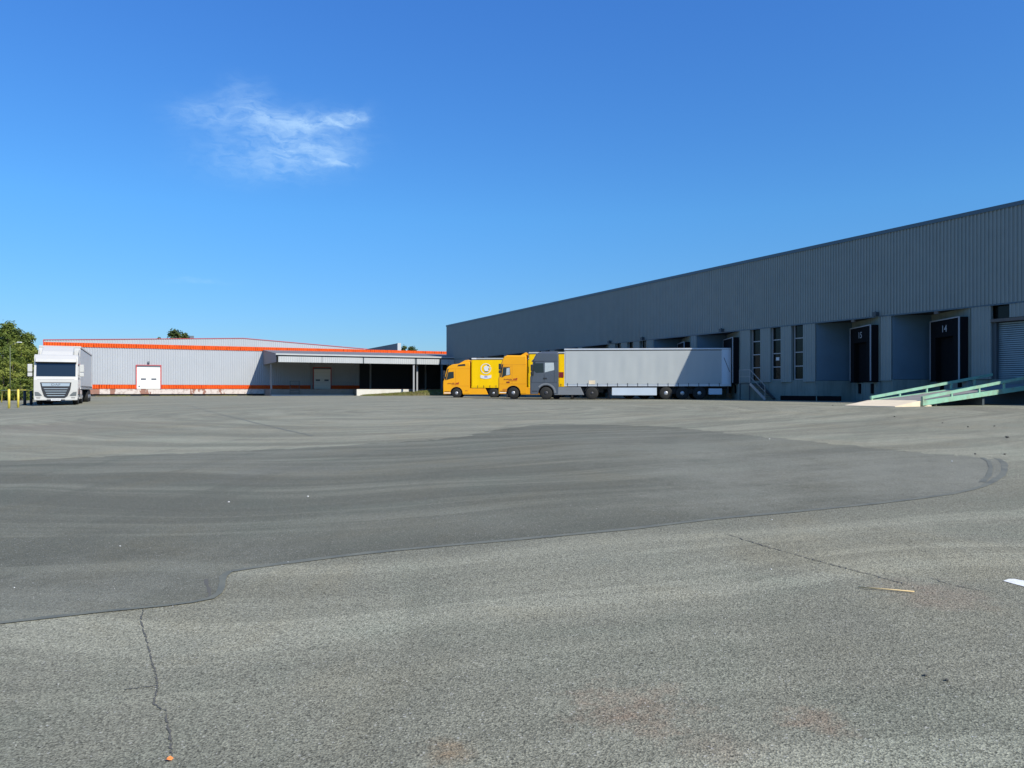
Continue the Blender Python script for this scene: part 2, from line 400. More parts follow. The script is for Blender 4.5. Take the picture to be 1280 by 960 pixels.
RUST = (.22, .155, .105)
STAINS = []
for (px, py, r, c_, a) in [(790, 885, .30, RUST, .85), (560, 942, .13, (.23,.15,.08), .6), (1012, 900, .16, RUST, .85),
                           (1165, 742, .40, (.23,.165,.12), .5), (1060, 780, .25, (.17,.165,.13), .4),
                           (50, 535, 4.0, (.20,.17,.13), .6), (760, 700, .5, (.20,.205,.16), .4), (1240, 512, 3.0, (.17,.15,.12), .5),
                           (240, 800, .5, (.19,.19,.145), .5), (905, 940, .2, RUST, .3), (350, 590, 1.2, (.15,.15,.13), .4)]:
    p = gp(px, py); STAINS.append(((p.x, p.y), r, c_, a))
WORN = []
for (px, py, r, a) in [(1190, 592, 4.0, .75), (1080, 600, 3.0, .50), (1000, 565, 4.5, .45), (800, 545, 4.0, .25), (250, 572, 3.0, .3), (150, 745, 1.2, .55), (60, 725, 1.0, .35), (330, 690, .8, .30), (640, 655, .8, .25), (900, 625, 1.5, .30), (1235, 588, 1.2, .35), (500, 640, 1.0, .2)]:
    p = gp(px, py); WORN.append(((p.x, p.y), r, (.215, .213, .170), a))
M['asphalt'] = asphalt('worn_light_asphalt', (.220, .215, .160), (.250, .238, .170), .98)
M['asphalt_dark'] = asphalt('newer_dark_asphalt', (.142, .142, .108), (.162, .159, .120), .60, patch=True)
M['seam'] = mat('bitumen_seam', (.130, .132, .100), .7, 0, .2, 6)

# ------------------------------------------------------------------ ground
QS = [-1.0, 0.0] + [i*.1 for i in range(1, 61)]
def drape(bm, lift):
    n = Vector((QA, QB, 0)); L2 = n.length_squared
    for q in QS:
        bmesh.ops.bisect_plane(bm, geom=bm.verts[:]+bm.edges[:]+bm.faces[:], plane_co=n*(q/L2), plane_no=n.normalized())
    pn = Vector((-QB, QA, 0)).normalized()
    for k_ in [-1000, -400]+list(range(-200, 201, 8))+[400, 1000]:
        bmesh.ops.bisect_plane(bm, geom=bm.verts[:]+bm.edges[:]+bm.faces[:], plane_co=pn*k_, plane_no=pn)
    for v in bm.verts: v.co.z = G(v.co.x, v.co.y)+lift
def sheet(name, polys, lift, m):
    bm = bmesh.new()
    for poly in polys:
        vs = [bm.verts.new((p[0], p[1], 0)) for p in poly]
        es = [bm.edges.new((vs[i], vs[(i+1) % len(vs)])) for i in range(len(vs))]
        bmesh.ops.triangle_fill(bm, use_beauty=True, use_dissolve=False, edges=es)
    bmesh.ops.remove_doubles(bm, verts=bm.verts[:], dist=.0005)
    drape(bm, lift)
    bmesh.ops.dissolve_degenerate(bm, dist=.0005, edges=bm.edges[:])
    bmesh.ops.triangulate(bm, faces=bm.faces[:])
    bmesh.ops.recalc_face_normals(bm, faces=bm.faces)
    for f in bm.faces:
        if f.normal.z < 0: f.normal_flip()
    me = bpy.data.meshes.new(name); bm.to_mesh(me); bm.free(); me.materials.append(m)
    o = bpy.data.objects.new(name, me); col.objects.link(o); return o
def ribbon(pts, w, jitter=0.0):
    """list of quads along a plan polyline"""
    pts = [Vector(p[:2]) for p in pts]; L = []; Rr = []
    for i, p in enumerate(pts):
        a = pts[max(0, i-1)]; b = pts[min(len(pts)-1, i+1)]; d = (b-a).normalized(); n = Vector((-d.y, d.x))
        ww = w*(1+random.uniform(-jitter, jitter))/2
        L.append(p+n*ww); Rr.append(p-n*ww)
    return [[L[i], L[i+1], Rr[i+1], Rr[i]] for i in range(len(pts)-1)]
def smooth_px(pp, n=6):
    out = []
    for i in range(len(pp)-1):
        p0 = pp[max(i-1, 0)]; p1 = pp[i]; p2 = pp[i+1]; p3 = pp[min(i+2, len(pp)-1)]
        for k in range(n):
            t = k/n
            out.append(tuple(.5*((2*p1[j])+(-p0[j]+p2[j])*t+(2*p0[j]-5*p1[j]+4*p2[j]-p3[j])*t*t+(-p0[j]+3*p1[j]-3*p2[j]+p3[j])*t**3) for j in (0, 1)))
    out.append(pp[-1]); return out

S = 3500
tag(sheet('ground', [[(-S,-S),(S,-S),(S,S),(-S,S)]], 0, M['asphalt']), kind='structure')
upper = [(-260,586),(0,576),(150,570),(250,566),(350,561.5),(500,552.5),(575,546.5),(620,537.5),(640,535),(690,530),(760,531.5),(840,534),
         (930,543.5),(1040,554),(1140,565),(1225,571.5),(1246,573.5)]
rightend = [(1246,573.5),(1254,578),(1256,585),(1252,595),(1230,607.5)]
lower = [(1230,607.5),(1190,617.5),(1090,630),(990,640),(890,649),(790,661),(640,675),(500,687.5),(430,695),(350,705),(290,714),(279,721),
         (277,735),(264,748),(210,757),(125,765),(0,779),(-260,806)]
def jig(pts, a):
    out = []
    for i, p in enumerate(pts):
        g_ = gp(*p); k = a*min(1.0, g_.y/12)
        out.append((g_.x+random.uniform(-k, k), g_.y+random.uniform(-k, k)))
    return out
up_w = jig(smooth_px(upper, 14), .16); re_w = jig(smooth_px(rightend, 4), .02); lo_w = jig(smooth_px(lower, 6), .006)
tag(sheet('asphalt_patch', [up_w[:-1]+re_w[:-1]+lo_w], .002, M['asphalt_dark']), kind='structure')
def jag(pp, amp, n=16):
    out = []
    for a, b in zip(pp, pp[1:]):
        for k in range(n):
            t = k/n; out.append((a[0]+(b[0]-a[0])*t+random.uniform(-amp, amp), a[1]+(b[1]-a[1])*t+random.uniform(-amp, amp)*.4))
    out.append(pp[-1]); return [gp(*p) for p in out]
seam = ribbon([gp(*p) for p in smooth_px(rightend, 2)[:-1]+smooth_px(lower[:11], 2)], .075, .2)
seam_b = ribbon([gp(*p) for p in smooth_px(lower[10:], 2)], .05, .2)
seam += ribbon(jag([(240,508),(270,517),(330,531),(390,545)], .6, 5), .05, .6)
seam_b += ribbon([gp(*p) for p in [(1228,572.5),(1236,577),(1239,585),(1236,595),(1228,603)]], .06, .2)
tag(sheet('bitumen_seam', seam, .0038, M['seam']), kind='structure')
tag(sheet('bitumen_seam', seam_b, .0052, M['seam']), kind='structure')

cr = []
cr += ribbon(jag([(180,762),(176,775),(183,800),(190,825),(195,845),(197,862),(192,880),(207,889),(213,925),(215,944)], 1.5), .0065, .9)
cr += ribbon(jag([(156,862),(175,860),(197,857)], 1.2, 8), .006, .9)
cr += ribbon(jag([(258,724),(261,738),(263,749)], 1.0, 5), .022, .7)
cr += ribbon(jag([(905,667),(960,684),(1000,695),(1040,706),(1090,719),(1135,731)], 1.3), .007, .9)
cr += ribbon(jag([(1160,722),(1190,731),(1225,738)], 1.6, 9), .006, .9)
tag(sheet('asphalt_crack', cr, .0032, M['crack']), kind='structure')
tag(sheet('white_road_marking', [[gp(1254,726.5), gp(1261,724.2), gp(1268,724), gp(1278,726), gp(1420,742), gp(1420,753), gp(1282,734), gp(1266,730)]], .003, M['paint_line']), kind='structure')

# ------------------------------------------------------------------ dark warehouse on the right
VPX = 178.0; K = 0.0219
def wallY(p): return F/(K*(p-VPX))
Y0 = wallY(1215); X0 = (1215-640)/F*Y0
wd = Vector((VPX-640, F)).normalized()          # along the wall, away
wnrm = Vector((-wd.y, wd.x))                    # outward
RZ = math.atan2(wd.y, wd.x)
def U_(p): return (wallY(p)-Y0)/wd.y
def to_uv(x, y): r = Vector((x-X0, y-Y0)); return Vector((r.dot(wd), r.dot(wnrm)))
def from_uv(u, v): p = Vector((X0, Y0))+wd*u+wnrm*v; return p
UE = U_(559); UN = -26.0
ZT = 11.28; ZB = 6.13; ZC = 2.15; ZG = .3
wh = empty('grey_warehouse', (X0, Y0, 0), RZ)
tag(wh, 'long dark blue-grey ribbed warehouse with recessed loading docks along the right side', 'warehouse')
b = MB(); b.ribs(UN, UE, .08, ZB, ZT, .215, .05); b.box(UN, UE+.01, -40, .07, ZB+.01, ZT-.02); b.build('upper_cladding', M['clad'], wh)
b = MB(); b.box(UN, UE+.04, .0, .17, ZT-.12, ZT+.10); b.box(UE-.02, UE+.1, -40, .17, ZT-.12, ZT+.10); b.build('roof_trim', M['clad_trim'], wh)
b = MB(); b.box(UN, UE+.02, .02, .13, ZB-.045, ZB+.03); b.build('drip_edge', M['clad_trim'], wh)
b = MB(); b.box(UN, UE-.02, -39.9, -3.2, 0, ZB); b.box(UE-.25, UE, -39.9, .02, 0, ZB); b.build('inner_wall', M['base_conc'], wh)
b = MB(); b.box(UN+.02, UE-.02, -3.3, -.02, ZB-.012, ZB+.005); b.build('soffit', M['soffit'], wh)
for p_ in (764.5, 806, 905, 1098):
    uu = U_(p_); b = MB(); b.box(uu-.14, uu+.14, .12, .42, ZB+.02, ZB+.26); b.bar((uu, .1, ZB+.2), (uu, .3, ZB+.3), .05); b.build('wall_lamp', M['stairs'], wh)

# docks are a saw-tooth: lorries back in parallel to the picture
TH = R(3.0)
def world_dir(x, y): return Vector((Vector((x, y)).dot(wd), Vector((x, y)).dot(wnrm)))
dirA = world_dir(math.cos(TH), -math.sin(TH))    # from the far pillar inwards
dirB = world_dir(math.sin(TH), math.cos(TH))     # from the near pillar along the door wall
dock_doors = {}
def recess(u0, u1, number=None, base=True):
    B = Vector((u0, 0)); A = Vector((u1, 0)); D = A-B
    bb = D.dot(dirB); aa = -D.dot(dirA)
    Cn = A+dirA*aa
    m = MB(); m.seg(A, Cn, 0, -.12, 2.22, ZB); m.build('side_panel', M['blue_panel'], wh)
    m = MB(); m.seg(Cn, B, 0, -.12, 2.10, ZB); m.build('door_wall', M['base_conc'], wh)
    m = MB(); m.seg(A+Vector((0,.06)), Cn+dirB*-.06, 0, -.2, ZG, 2.2); m.seg(Cn, B, .07, -.2, ZG, 2.06); m.build('dock_base', M['base_conc'], wh)
    # shelter
    nd = -dirA                                   # door faces along -dirA (outwards)
    P0 = B+dirB*.16; P1 = B+dirB*3.42
    z1 = 5.62
    m = MB()
    # hood and two side curtains
    def slab(pa, pb, d0, d1, za, zb):
        c = [pa+nd*d0, pb+nd*d0, pb+nd*d1, pa+nd*d1]
        v = [m.bm.verts.new((p.x, p.y, z)) for z in (za, zb) for p in c]
        for q in ((3,2,1,0),(4,5,6,7),(0,1,5,4),(1,2,6,5),(2,3,7,6),(3,0,4,7)): m.bm.faces.new([v[i] for i in q])
    slab(P0, P0+dirB*.62, 0.01, .6, 2.06, z1); slab(P1, P1-dirB*.62, 0.01, .6, 2.06, z1); slab(P0+dirB*.6, P1-dirB*.6, 0.01, .598, z1-1.0, z1-.002)
    slab(P0+dirB*.60, P1-dirB*.60, 0.01, .30, 2.1, z1-.9)
    slab(P0+dirB*.5, P0+dirB*.8, .08, .28, 1.35, 1.98); slab(P1-dirB*.5, P1-dirB*.8, .08, .28, 1.35, 1.98)
    sh = m.build('dock_shelter', M['black_pad'], wh)
    m = MB()
    for (pa, pb, za, zb) in ((P0-dirB*.01, P0+dirB*.06, 2.15, z1+.02), (P1+dirB*.01, P1-dirB*.06, 2.15, z1+.02), (P0, P1, z1-.03, z1+.03)): slab(pa, pb, .57, .63, za, zb)
    m.build('edge_strip', M['shelter_line'], sh)
    if number:
        c = (P0+P1)/2+nd*.606
        ang = math.atan2(dirB.y, dirB.x)
        # reading direction is towards smaller b (left to right as seen by the driver outside)
        rd = -dirB
        t = text_mesh('dock_number', number, .56, M['dock_paint'], sh, (c.x, c.y, z1-.72), (R(90), 0, math.atan2(rd.y, rd.x)), scale=(1.15, 1, 1))
        m = MB(); q = (P0+P1)/2+nd*1.0; m.box(q.x-.12, q.x+.12, q.y-.1, q.y+.1, ZB-.2, ZB-.02); m.build('dock_lamp', M['beam'], wh)
    return B, Cn
def column(u0, u1, z0=ZC, ztop=ZB):
    m = MB(); m.ribs(u0, u1, .085, z0, ztop-.02, (u1-u0)/max(3, round((u1-u0)/.22)), .03); m.box(u0, u1, -.12, .083, z0, ztop-.02)
    return m.build('column', M['clad'], wh)
def window(u0, u1, door=False, zb=2.3):
    m = MB(); y = -.12
    m.box(u0, u1, y-.05, y+.02, zb, zb+.06)
    for z in (5.2, 4.22, 3.25): m.box(u0, u1, y-.04, y+.015, z-.035, z+.035)
    m.box(u0-.01, u0+.05, y-.05, y+.018, zb, ZB-.02); m.box(u1-.05, u1+.01, y-.05, y+.018, zb, ZB-.02)
    f = m.build('window', M['frame_al'], wh)
    m = MB(); m.box(u0, u1, y-.10, y-.06, zb, ZB-.02); m.build('pane', M['glass_dark'], f)
    return f
us = [U_(p) for p in (1020, 1005, 1004, 992, 990, 977, 976, 964.5, 964, 951.5, 951, 939.5, 938.5, 926.5)]
us = [u-us[0] for u in us]; WS = us[-1]
def window_section(u0, first=False):
    m = MB(); m.box(u0, u0+WS, -.35, .0, ZG, 2.28); m.box(u0, u0+WS, -.3, -.24, 2.28, ZB-.02); m.build('base_wall', M['base_conc'], wh)
    e = [u0+k for k in us]
    column(e[0], e[1]); window(e[2]-.03, e[3]+.03); column(e[4], e[5]); w2 = window(e[6]-.03, e[7]+.03); column(e[8], e[9])
    window(e[10]-.03, e[11]+.03, zb=2.2); column(e[12], e[13])
    if first:
        c = (e[6]+e[7])/2
        m = MB(); m.box(c-.16, c+.16, -.148, -.142, 3.72, 3.95); m.build('paper_notice', M['sign_white'], w2)
def pillar(u0, u1):
    column(u0, u1); m = MB(); m.box(u0, u1, -.35, .02, ZG, ZC+.02); m.build('base_wall', M['base_conc'], wh)
u = 0.0; k = 0; RECS = []
u14 = U_(1115); r14 = recess(0, u14, '14'); pillar(u14, U_(1102)); r15 = recess(U_(1102), U_(1020), '15')
u = U_(1020)
first = True
while u + WS < UE:
    window_section(u, first); first = False; u += WS
    if u+12 > UE:
        pillar(u, UE-.05); break
    RECS.append(recess(u, u+5.15)); pillar(u+5.15, u+5.85); RECS.append(recess(u+5.85, u+11.05)); u += 11.05
# near end: big pillar, roller door, plain wall beyond
uP = U_(1239.5)
column(uP, -.02)
m = MB(); m.box(UN, -.02, -.35, .02, ZG, ZC-.02); m.build('base_wall', M['base_conc'], wh)
uD0, uD1 = uP-3.9, uP-.22
m = MB()
z = 2.0
while z < 5.16:
    m.box(uD0, uD1, -.30, -.26, z, z+.072); z += .11
rd_ = m.build('roller_door', M['roller'], wh)
m = MB(); m.box(uD0, uD1, -.36, -.32, 2.0, 5.2); m.build('slat_groove_shade', M['soffit'], rd_)  # dark sheet behind the slats, painting shade into the grooves
m = MB(); m.box(uD0+.9, uD0+1.5, -.258, -.24, 2.95, 3.03); m.box(uD0+1.15, uD0+1.3, -.258, -.22, 3.1, 3.35); m.build('door_handle', M['black_pad'], rd_)
for q0_, q1_ in ((uD1, uP), (uD0-.22, uD0)): m = MB(); m.box(q0_, q1_, -.35, -.05, 2.0, 5.2); m.build('door_jamb', M['stairs'], wh)
m = MB(); m.box(uD0-.3, uP+.0, -.30, .10, 5.2, 5.36); m.build('lintel_beam', M['beam'], wh)
uw = U_(1263)
m = MB(); m.box(uw, uP, -.30, -.24, 5.36, ZB-.02)
f = m.build('high_window', M['glass_dark'], wh)
m = MB(); m.ribs(uD0-.3, uw, .085, 5.38, ZB-.02, .22, .03); m.box(uD0-.3, uw, -.3, .083, 5.38, ZB-.02); m.build('panel_over_door', M['clad'], wh)
column(UN, uD0-.3)

# steel stairs up to the warehouse door
st = empty('steel_staircase', (*from_uv(U_(970), .1), G(*from_uv(U_(970), .1))), RZ)
tag(st, 'short dark steel staircase with handrail against the warehouse wall right of the docked grey trailer', 'staircase')
gz = G(*from_uv(U_(960), .5)); H = 2.08-gz; run = U_(950.5)-U_(970); LD = 1.1
m = MB(); n = 6
for i in range(n):
    z = H*(i+1)/(n+1); x = run*(i+.5)/n; m.box(x-.14, x+.14, .06, .88, z-.03, z)
m.build('tread', M['stairs'], st)
for y in (.03, .9):
    m = MB(); m.bar((0, y, .05), (run, y, H-.03), .05, .2); m.build('stringer', M['galv'] if y > .5 else M['stairs'], st)
m = MB(); m.box(run, run+LD, .0, .92, H-.06, H); m.build('landing', M['stairs'], st)
for q_ in (run+.05, run+LD-.05): m = MB(); m.bar((q_, .9, 0), (q_, .9, H), .06); m.build('support_leg', M['stairs'], st)
m = MB(); m.bar((.05, .9, .1), (.05, .9, 1.05), .04); m.bar((run, .9, H), (run, .9, H+1.0), .04); m.bar((.05, .9, 1.05), (run, .9, H+1.0), .04); m.bar((.05,.9,.6), (run,.9,H+.5), .03)
m.bar((run+LD, .9, H), (run+LD, .9, H+1.0), .04); m.bar((run, .9, H+1.0), (run+LD, .9, H+1.0), .04); m.bar((run, .9, H+.5), (run+LD, .9, H+.5), .03)
m.build('handrail', M['galv'], st)

# green loading ramp
rp = empty('loading_ramp', (X0, Y0, 0), RZ)
rp.location = (*from_uv(-2.55, 9.4), G(*from_uv(-2.55, 9.4)))
tag(rp, 'pale green steel loading ramp with low rails rising to the roller door', 'ramp')
rz = rp.location.z
def L_(u, v, z): return (u+2.55, v-9.4, z-rz)
ua, ub = -3.9, -1.2
def zs(v): return 1.07+.092*(9.45-v)
def zr(v): return 1.26+.128*(9.45-v)
m = MB(); m.face([L_(ua+.1,9.4,zs(9.4)-.03), L_(ub-.1,9.4,zs(9.4)-.03), L_(ub-.1,.14,zs(.14)-.03), L_(ua+.1,.14,zs(.14)-.03)])
m.face([L_(ua+.1,9.4,zs(9.4)-.1), L_(ub-.1,9.4,zs(9.4)-.1), L_(ub-.1,.14,zs(.14)-.1), L_(ua+.1,.14,zs(.14)-.1)])
m.face([L_(ua+.1,9.4,zs(9.4)-.03), L_(ub-.1,9.4,zs(9.4)-.03), L_(ub-.1,9.4,zs(9.4)-.1), L_(ua+.1,9.4,zs(9.4)-.1)])
m.build('deck', M['deck'], rp)
for uu in (ua, ub):
    m = MB()
    def strip(v0, v1, f0, f1, w):
        a = [L_(uu-w/2, v0, f0(v0)), L_(uu+w/2, v0, f0(v0)), L_(uu+w/2, v0, f1(v0)), L_(uu-w/2, v0, f1(v0))]
        c = [L_(uu-w/2, v1, f0(v1)), L_(uu+w/2, v1, f0(v1)), L_(uu+w/2, v1, f1(v1)), L_(uu-w/2, v1, f1(v1))]
        v = [m.bm.verts.new(p) for p in a+c]
        for q in ((3,2,1,0),(4,5,6,7),(0,1,5,4),(1,2,6,5),(2,3,7,6),(3,0,4,7)): m.bm.faces.new([v[i] for i in q])
    strip(9.45, .16, lambda v: zs(v)-.22-.0*(v), lambda v: zs(v)+.0, .12)
    m.build('stringer', M['green_steel'], rp)
    m = MB(); strip(9.45, .16, lambda v: zr(v)-.13, zr, .10); m.build('rail', M['green_steel'], rp)
    for v_ in (9.38, 7.4, 5.4, 3.5, 1.6):
        m = MB(); strip(v_+.05, v_-.05, lambda v: zs(v)-.02, lambda v: zr(v)-.1, .07); m.build('post', M['green_steel'], rp)
m = MB(); m.box(*[L_(ua+.1,0,0)[0], L_(ub-.1,0,0)[0]], L_(0,1.0,0)[1], L_(0,.8,0)[1], -.1, zs(1.0)-rz-.12); m.build('trestle', M['stairs'], rp)
m = MB(); m.box(L_(ua+.1,0,0)[0], L_(ub-.1,0,0)[0], L_(0,5.0,0)[1], L_(0,4.85,0)[1], -.1, zs(5.0)-rz-.12); m.build('trestle', M['stairs'], rp)

ap = empty('concrete_apron', (*from_uv(-2.5, 10.3), G(*from_uv(-2.5, 10.3))), RZ)
tag(ap, 'pale concrete wedge leading up to the foot of the green ramp', 'concrete slab')
m = MB()
gz = ap.location.z
pr = [(9.36, -.3), (9.36, .28), (11.15, .02), (11.15, -.3)]
a = [(-1.35, v-10.3, z) for v, z in pr]; c = [(1.4, v-10.3, z) for v, z in pr]
m.face(a); m.face(c[::-1])
for i in range(4): m.face([a[i], a[(i+1)%4], c[(i+1)%4], c[i]])
m.build('slab', M['conc_pale'], ap)
def rubble(name, px, py, n, spread, size, m_, label=None, cat=None, kind=None):
    o = MB(); base = gp(px, py)
    for i in range(n):
        x = base.x+random.gauss(0, spread); y = base.y+random.gauss(0, spread); s_ = size*random.uniform(.4, 1.4)
        mt = Matrix.Translation((x, y, G(x, y)+s_*.3)) @ Matrix.Rotation(random.uniform(0, 6), 4, Vector((random.random(), random.random(), 1)).normalized()) @ Matrix.Diagonal((s_, s_*random.uniform(.5,1), s_*random.uniform(.3,.7), 1))
        bmesh.ops.create_icosphere(o.bm, subdivisions=1, radius=.5, matrix=mt)
    ob = o.build(name, m_); tag(ob, label, cat, kind=kind); return ob
rubble('rubble', 1136, 507, 90, .45, .12, M['conc_pale'], 'loose pale rubble at the foot of the green ramp', 'rubble', 'stuff')
p = gp(1152, 508); m = MB(); m.box(-.38, .38, -.16, .16, -.05, .07); o = m.build('concrete_kerb_block', M['conc_pale'], bevel=.015); o.location = p; o.rotation_euler.z = .12
tag(o, 'small pale concrete block lying in front of the green ramp foot', 'concrete block')

# ------------------------------------------------------------------ white warehouse on the left
VQ = 2635.0; KL = .0037
w2 = Vector((VQ-640, F)).normalized()
def facY(p): return F/(KL*(VQ-p))
Yr = facY(330); Xr = (330-640)/F*Yr
RW = math.atan2(w2.y, w2.x); n2 = Vector((w2.y, -w2.x))      # outward, towards the camera
ww = empty('white_warehouse', (Xr, Yr, 0), RW)
tag(ww, 'low pale grey ribbed warehouse with orange bands and a long canopy, far left', 'warehouse')
def A_(p, D=0.0):
    """along-wall coordinate seen at photo column p on the plane D metres in front of the facade"""
    d = Vector(((p-640)/F, 1.0)); P = Vector((Xr, Yr))+n2*D
    t = P.dot(n2)/d.dot(n2); return (d*t-P).dot(w2)
aL = A_(55); aR = A_(560)+45
aRidge = A_(303); aEave = A_(455)
E = EYE
ZL0 = 1.82; ZBt = 6.45+E; ZBb = 5.88+E
m = MB(); m.ribs(aL, aRidge, -.02, 2.4, 6.72+E, .30, .04, -1, 7.66+E); m.ribs(aRidge, aEave, -.02, 2.4, 7.66+E, .30, .04, -1, 6.55+E); m.ribs(aEave, aR, -.02, 2.4, 6.45+E, .30, .04, -1)
m.build('cladding', M['white_clad'], ww)
m = MB(); prof = [(aL, 1.75), (aR, 1.75), (aR, 6.4+E), (aEave, 6.4+E), (aEave, 6.52+E), (aRidge, 7.63+E), (aL, 6.69+E)]; m.prism(prof, 0.02, 60); m.build('building_body', M['roof_dark'], ww)
m = MB(); m.bar((aL-.05, -.08, 6.74+E), (aRidge, -.08, 7.68+E), .07, .07); m.bar((aRidge, -.08, 7.69+E), (aEave+.5, -.08, 6.55+E), .07, .07); m.box(aL-.1, aL, -.12, 0, 5.9+E, 6.75+E); m.build('roof_trim', M['red_trim'], ww)
m = MB(); m.box(aL-.05, aR, -.10, -.065, ZBb, ZBt); m.ribs(aL-.05, aR, -.10, ZBb, ZBt, .30, .03, -1); m.build('upper_orange_band', M['orange'], ww)
dA0, dA1 = A_(171), A_(200.5); dB0, dB1 = A_(392), A_(413)
m = MB()
for x0, x1 in ((aL, dA0-.12), (dA1+.12, dB0-.25), (dB1+.12, aR)): m.box(x0, x1, -.10, -.065, ZL0+.02, 2.38); m.ribs(x0, x1, -.10, ZL0+.02, 2.38, .30, .03, -1)
m.build('lower_orange_band', M['orange'], ww)
m = MB(); m.box(aL, aR, -.04, 0.3, 1.12, ZL0+.02); m.build('plinth', M['plinth'], ww)
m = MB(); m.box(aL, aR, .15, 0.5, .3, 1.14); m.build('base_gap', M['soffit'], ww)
for i, (d0, d1) in enumerate(((dA0, dA1), (dB0, dB1))):
    zt = 3.32+E; zb_ = 1.84
    m = MB()
    for j in range(6):
        z0_ = zb_+(zt-zb_)*j/6; m.box(d0, d1, -.12, -.05, z0_+.008, zb_+(zt-zb_)*(j+1)/6)
    d = m.build('sectional_door', M['door_white'], ww)
    c = (d0+d1)/2; zw = zb_+1.2
    for s_ in (-.65, .65): m = MB(); m.box(c+s_-.32, c+s_+.32, -.135, -.118, zw-.01, zw+.24); m.build('door_window', M['far_dark'], d)
    m = MB(); m.box(d0-.12, d0, -.18, -.03, zb_-.02, zt+.22); m.box(d1, d1+.12, -.18, -.03, zb_-.02, zt+.22); m.box(d0-.12, d1+.12, -.17, -.03, zt+.22, zt+.30)
    m.build('door_frame', M['red_trim'], d)
    m = MB(); m.box(d0, d1, -.15, -.04, zt, zt+.22); m.build('door_lintel', M['far_dark'], d)
    if i == 0:
        m = MB(); m.box(c-.12, c+.12, -.3, -.06, zt+.55, zt+.78); m.build('wall_lamp', M['far_dark'], ww)
        m = MB(); m.box(d0+.2, d0+.4, -.14, -.118, zb_+.25, zb_+.42); m.build('door_handle', M['far_dark'], d)
m = MB(); m.box(A_(238.5), A_(243.5), 2, 4, 7.3+E, 7.95+E); m.build('roof_vent', M['far_dark'], ww)
# canopy
CD = 12.4
cL = A_(347, CD); cR = A_(560, CD)+30; cLw = A_(331)
zw_ = 6.05+E; zf = 4.98+E
m = MB(); m.prism([(0, 0), (0, 0), (0, 0)], 0, 0) if False else None
v = [(cL-.2, -.02, zw_), (cR, -.02, zw_), (cR, -CD, zf), (cL-.2, -CD, zf)]
m.face(v); m.face([(x, y, z-.08) for x, y, z in v]); m.face([v[0], v[3], (v[3][0], v[3][1], v[3][2]-.08), (v[0][0], v[0][1], v[0][2]-.08)])
m.build('canopy_roof', M['canopy_sheet'], ww)
m = MB(); m.box(cL-.25, cR, -CD-.15, -CD, zf-.18, zf+.02); m.build('gutter', M['white_trim'], ww)
m = MB(); m.box(cL-.2, cR, -CD+.1, -CD+.3, zf-.40, zf-.19); m.build('canopy_beam', M['stairs'], ww)
z0_, z1_ = 3.86+E, 4.62+E
for x0, x1 in ((402, 403), (453.5, 455), (518.5, 521), (549, 551.5)):  # dark boxes added in the panel gaps to block slits of sun
    m = MB(); m.box(A_(x0, CD)-.1, A_(x1, CD)+.1, -CD+.07, -CD+.3, z0_, z1_+.02); m.build('fascia_gap_blocker', M['stairs'], ww)
for x0, x1 in ((348, 402.2), (402.8, 453.5), (455, 518.5), (521, 549), (551.5, 620)):
    m = MB(); m.ribs(A_(x0, CD), A_(x1, CD), -CD-.02, z0_, z1_, .28, .03, -1); m.box(A_(x0, CD), A_(x1, CD), -CD-.018, -CD+.06, z0_, z1_); m.build('fascia_panel', M['white_trim'], ww)
m = MB(); x = cL-.16
m.face([(x, -.03, zw_-.06), (x, -CD, zf-.06), (x, -CD, z0_), (x, -.03, z0_)]); m.face([(x+.06, -.03, zw_-.06), (x+.06, -CD, zf-.06), (x+.06, -CD, z0_), (x+.06, -.03, z0_)]); m.face([(x, -.03, z0_), (x, -CD, z0_), (x+.06, -CD, z0_), (x+.06, -.03, z0_)])
m.build('canopy_end', M['canopy_side'], ww)
PD = 6.4
for p_, D_ in ((339, PD-.2), (517, CD-.3), (521.2, CD-1.2), (552, CD-.3)):
    m = MB(); x = A_(p_, D_); m.box(x-.11, x+.11, -D_-.11, -D_+.11, .5, 4.0+E); m.build('canopy_post', M['post'] if p_ != 552 else M['clad_trim'], ww)
m = MB(); m.box(A_(449), A_(562), -.22, -.12, 1.9, 5.5+E); m.build('painted_shade_panel', M['soffit'], ww)  # near-black sheet that paints deep canopy shade onto the wall
for x in range(4):
    xx = A_(389)+x*9; m = MB(); m.box(xx-.12, xx+.12, -.35, -.12, 1.7, 5.9+E); m.build('wall_post', M['post'], ww)
# platform under the canopy
pl = empty('loading_platform', (*(Vector((Xr, Yr))+w2*A_(400, PD)+n2*PD), 0), RW)
pl.location.z = G(pl.location.x, pl.location.y)
tag(pl, 'raised grey concrete loading platform in the shade of the canopy', 'platform')
x0 = A_(338.5, PD)-A_(400, PD); x1 = A_(446, PD)-A_(400, PD)+.2; ztop = .26+E-pl.location.z
m = MB(); m.box(x0, x1+14, 0, PD-.14, -.4, ztop); m.build('platform_slab', M['conc_grey'], pl)
m = MB(); m.box(x0+.05, x1-.2, -.35, -.02, -.3, .14); m.build('kerb', M['white_wall'], pl)
lad = A_(367, PD)-A_(400, PD)
m = MB()
for xx in (lad-.5, lad+.75): m.bar((xx, -.12, 0), (xx, -.12, ztop+1.2), .06)
for zz in (.4, .75, 1.05, ztop+.6, ztop+1.15): m.bar((lad-.5, -.12, zz), (lad+.75, -.12, zz), .05)
m.build('access_ladder', M['stairs'], pl)
RD = 9.6
rw = empty('white_ramp_wall', (*(Vector((Xr, Yr))+w2*A_(446, RD)+n2*RD), 0), RW); rw.location.z = .8
tag(rw, 'sunlit white retaining wall beside the canopy, grass growing against it', 'wall')
L1 = A_(511.5, RD)-A_(446, RD)
m = MB(); m.box(0, L1, 0, .3, -.5, .98); m.build('wall_face', M['white_wall'], rw)
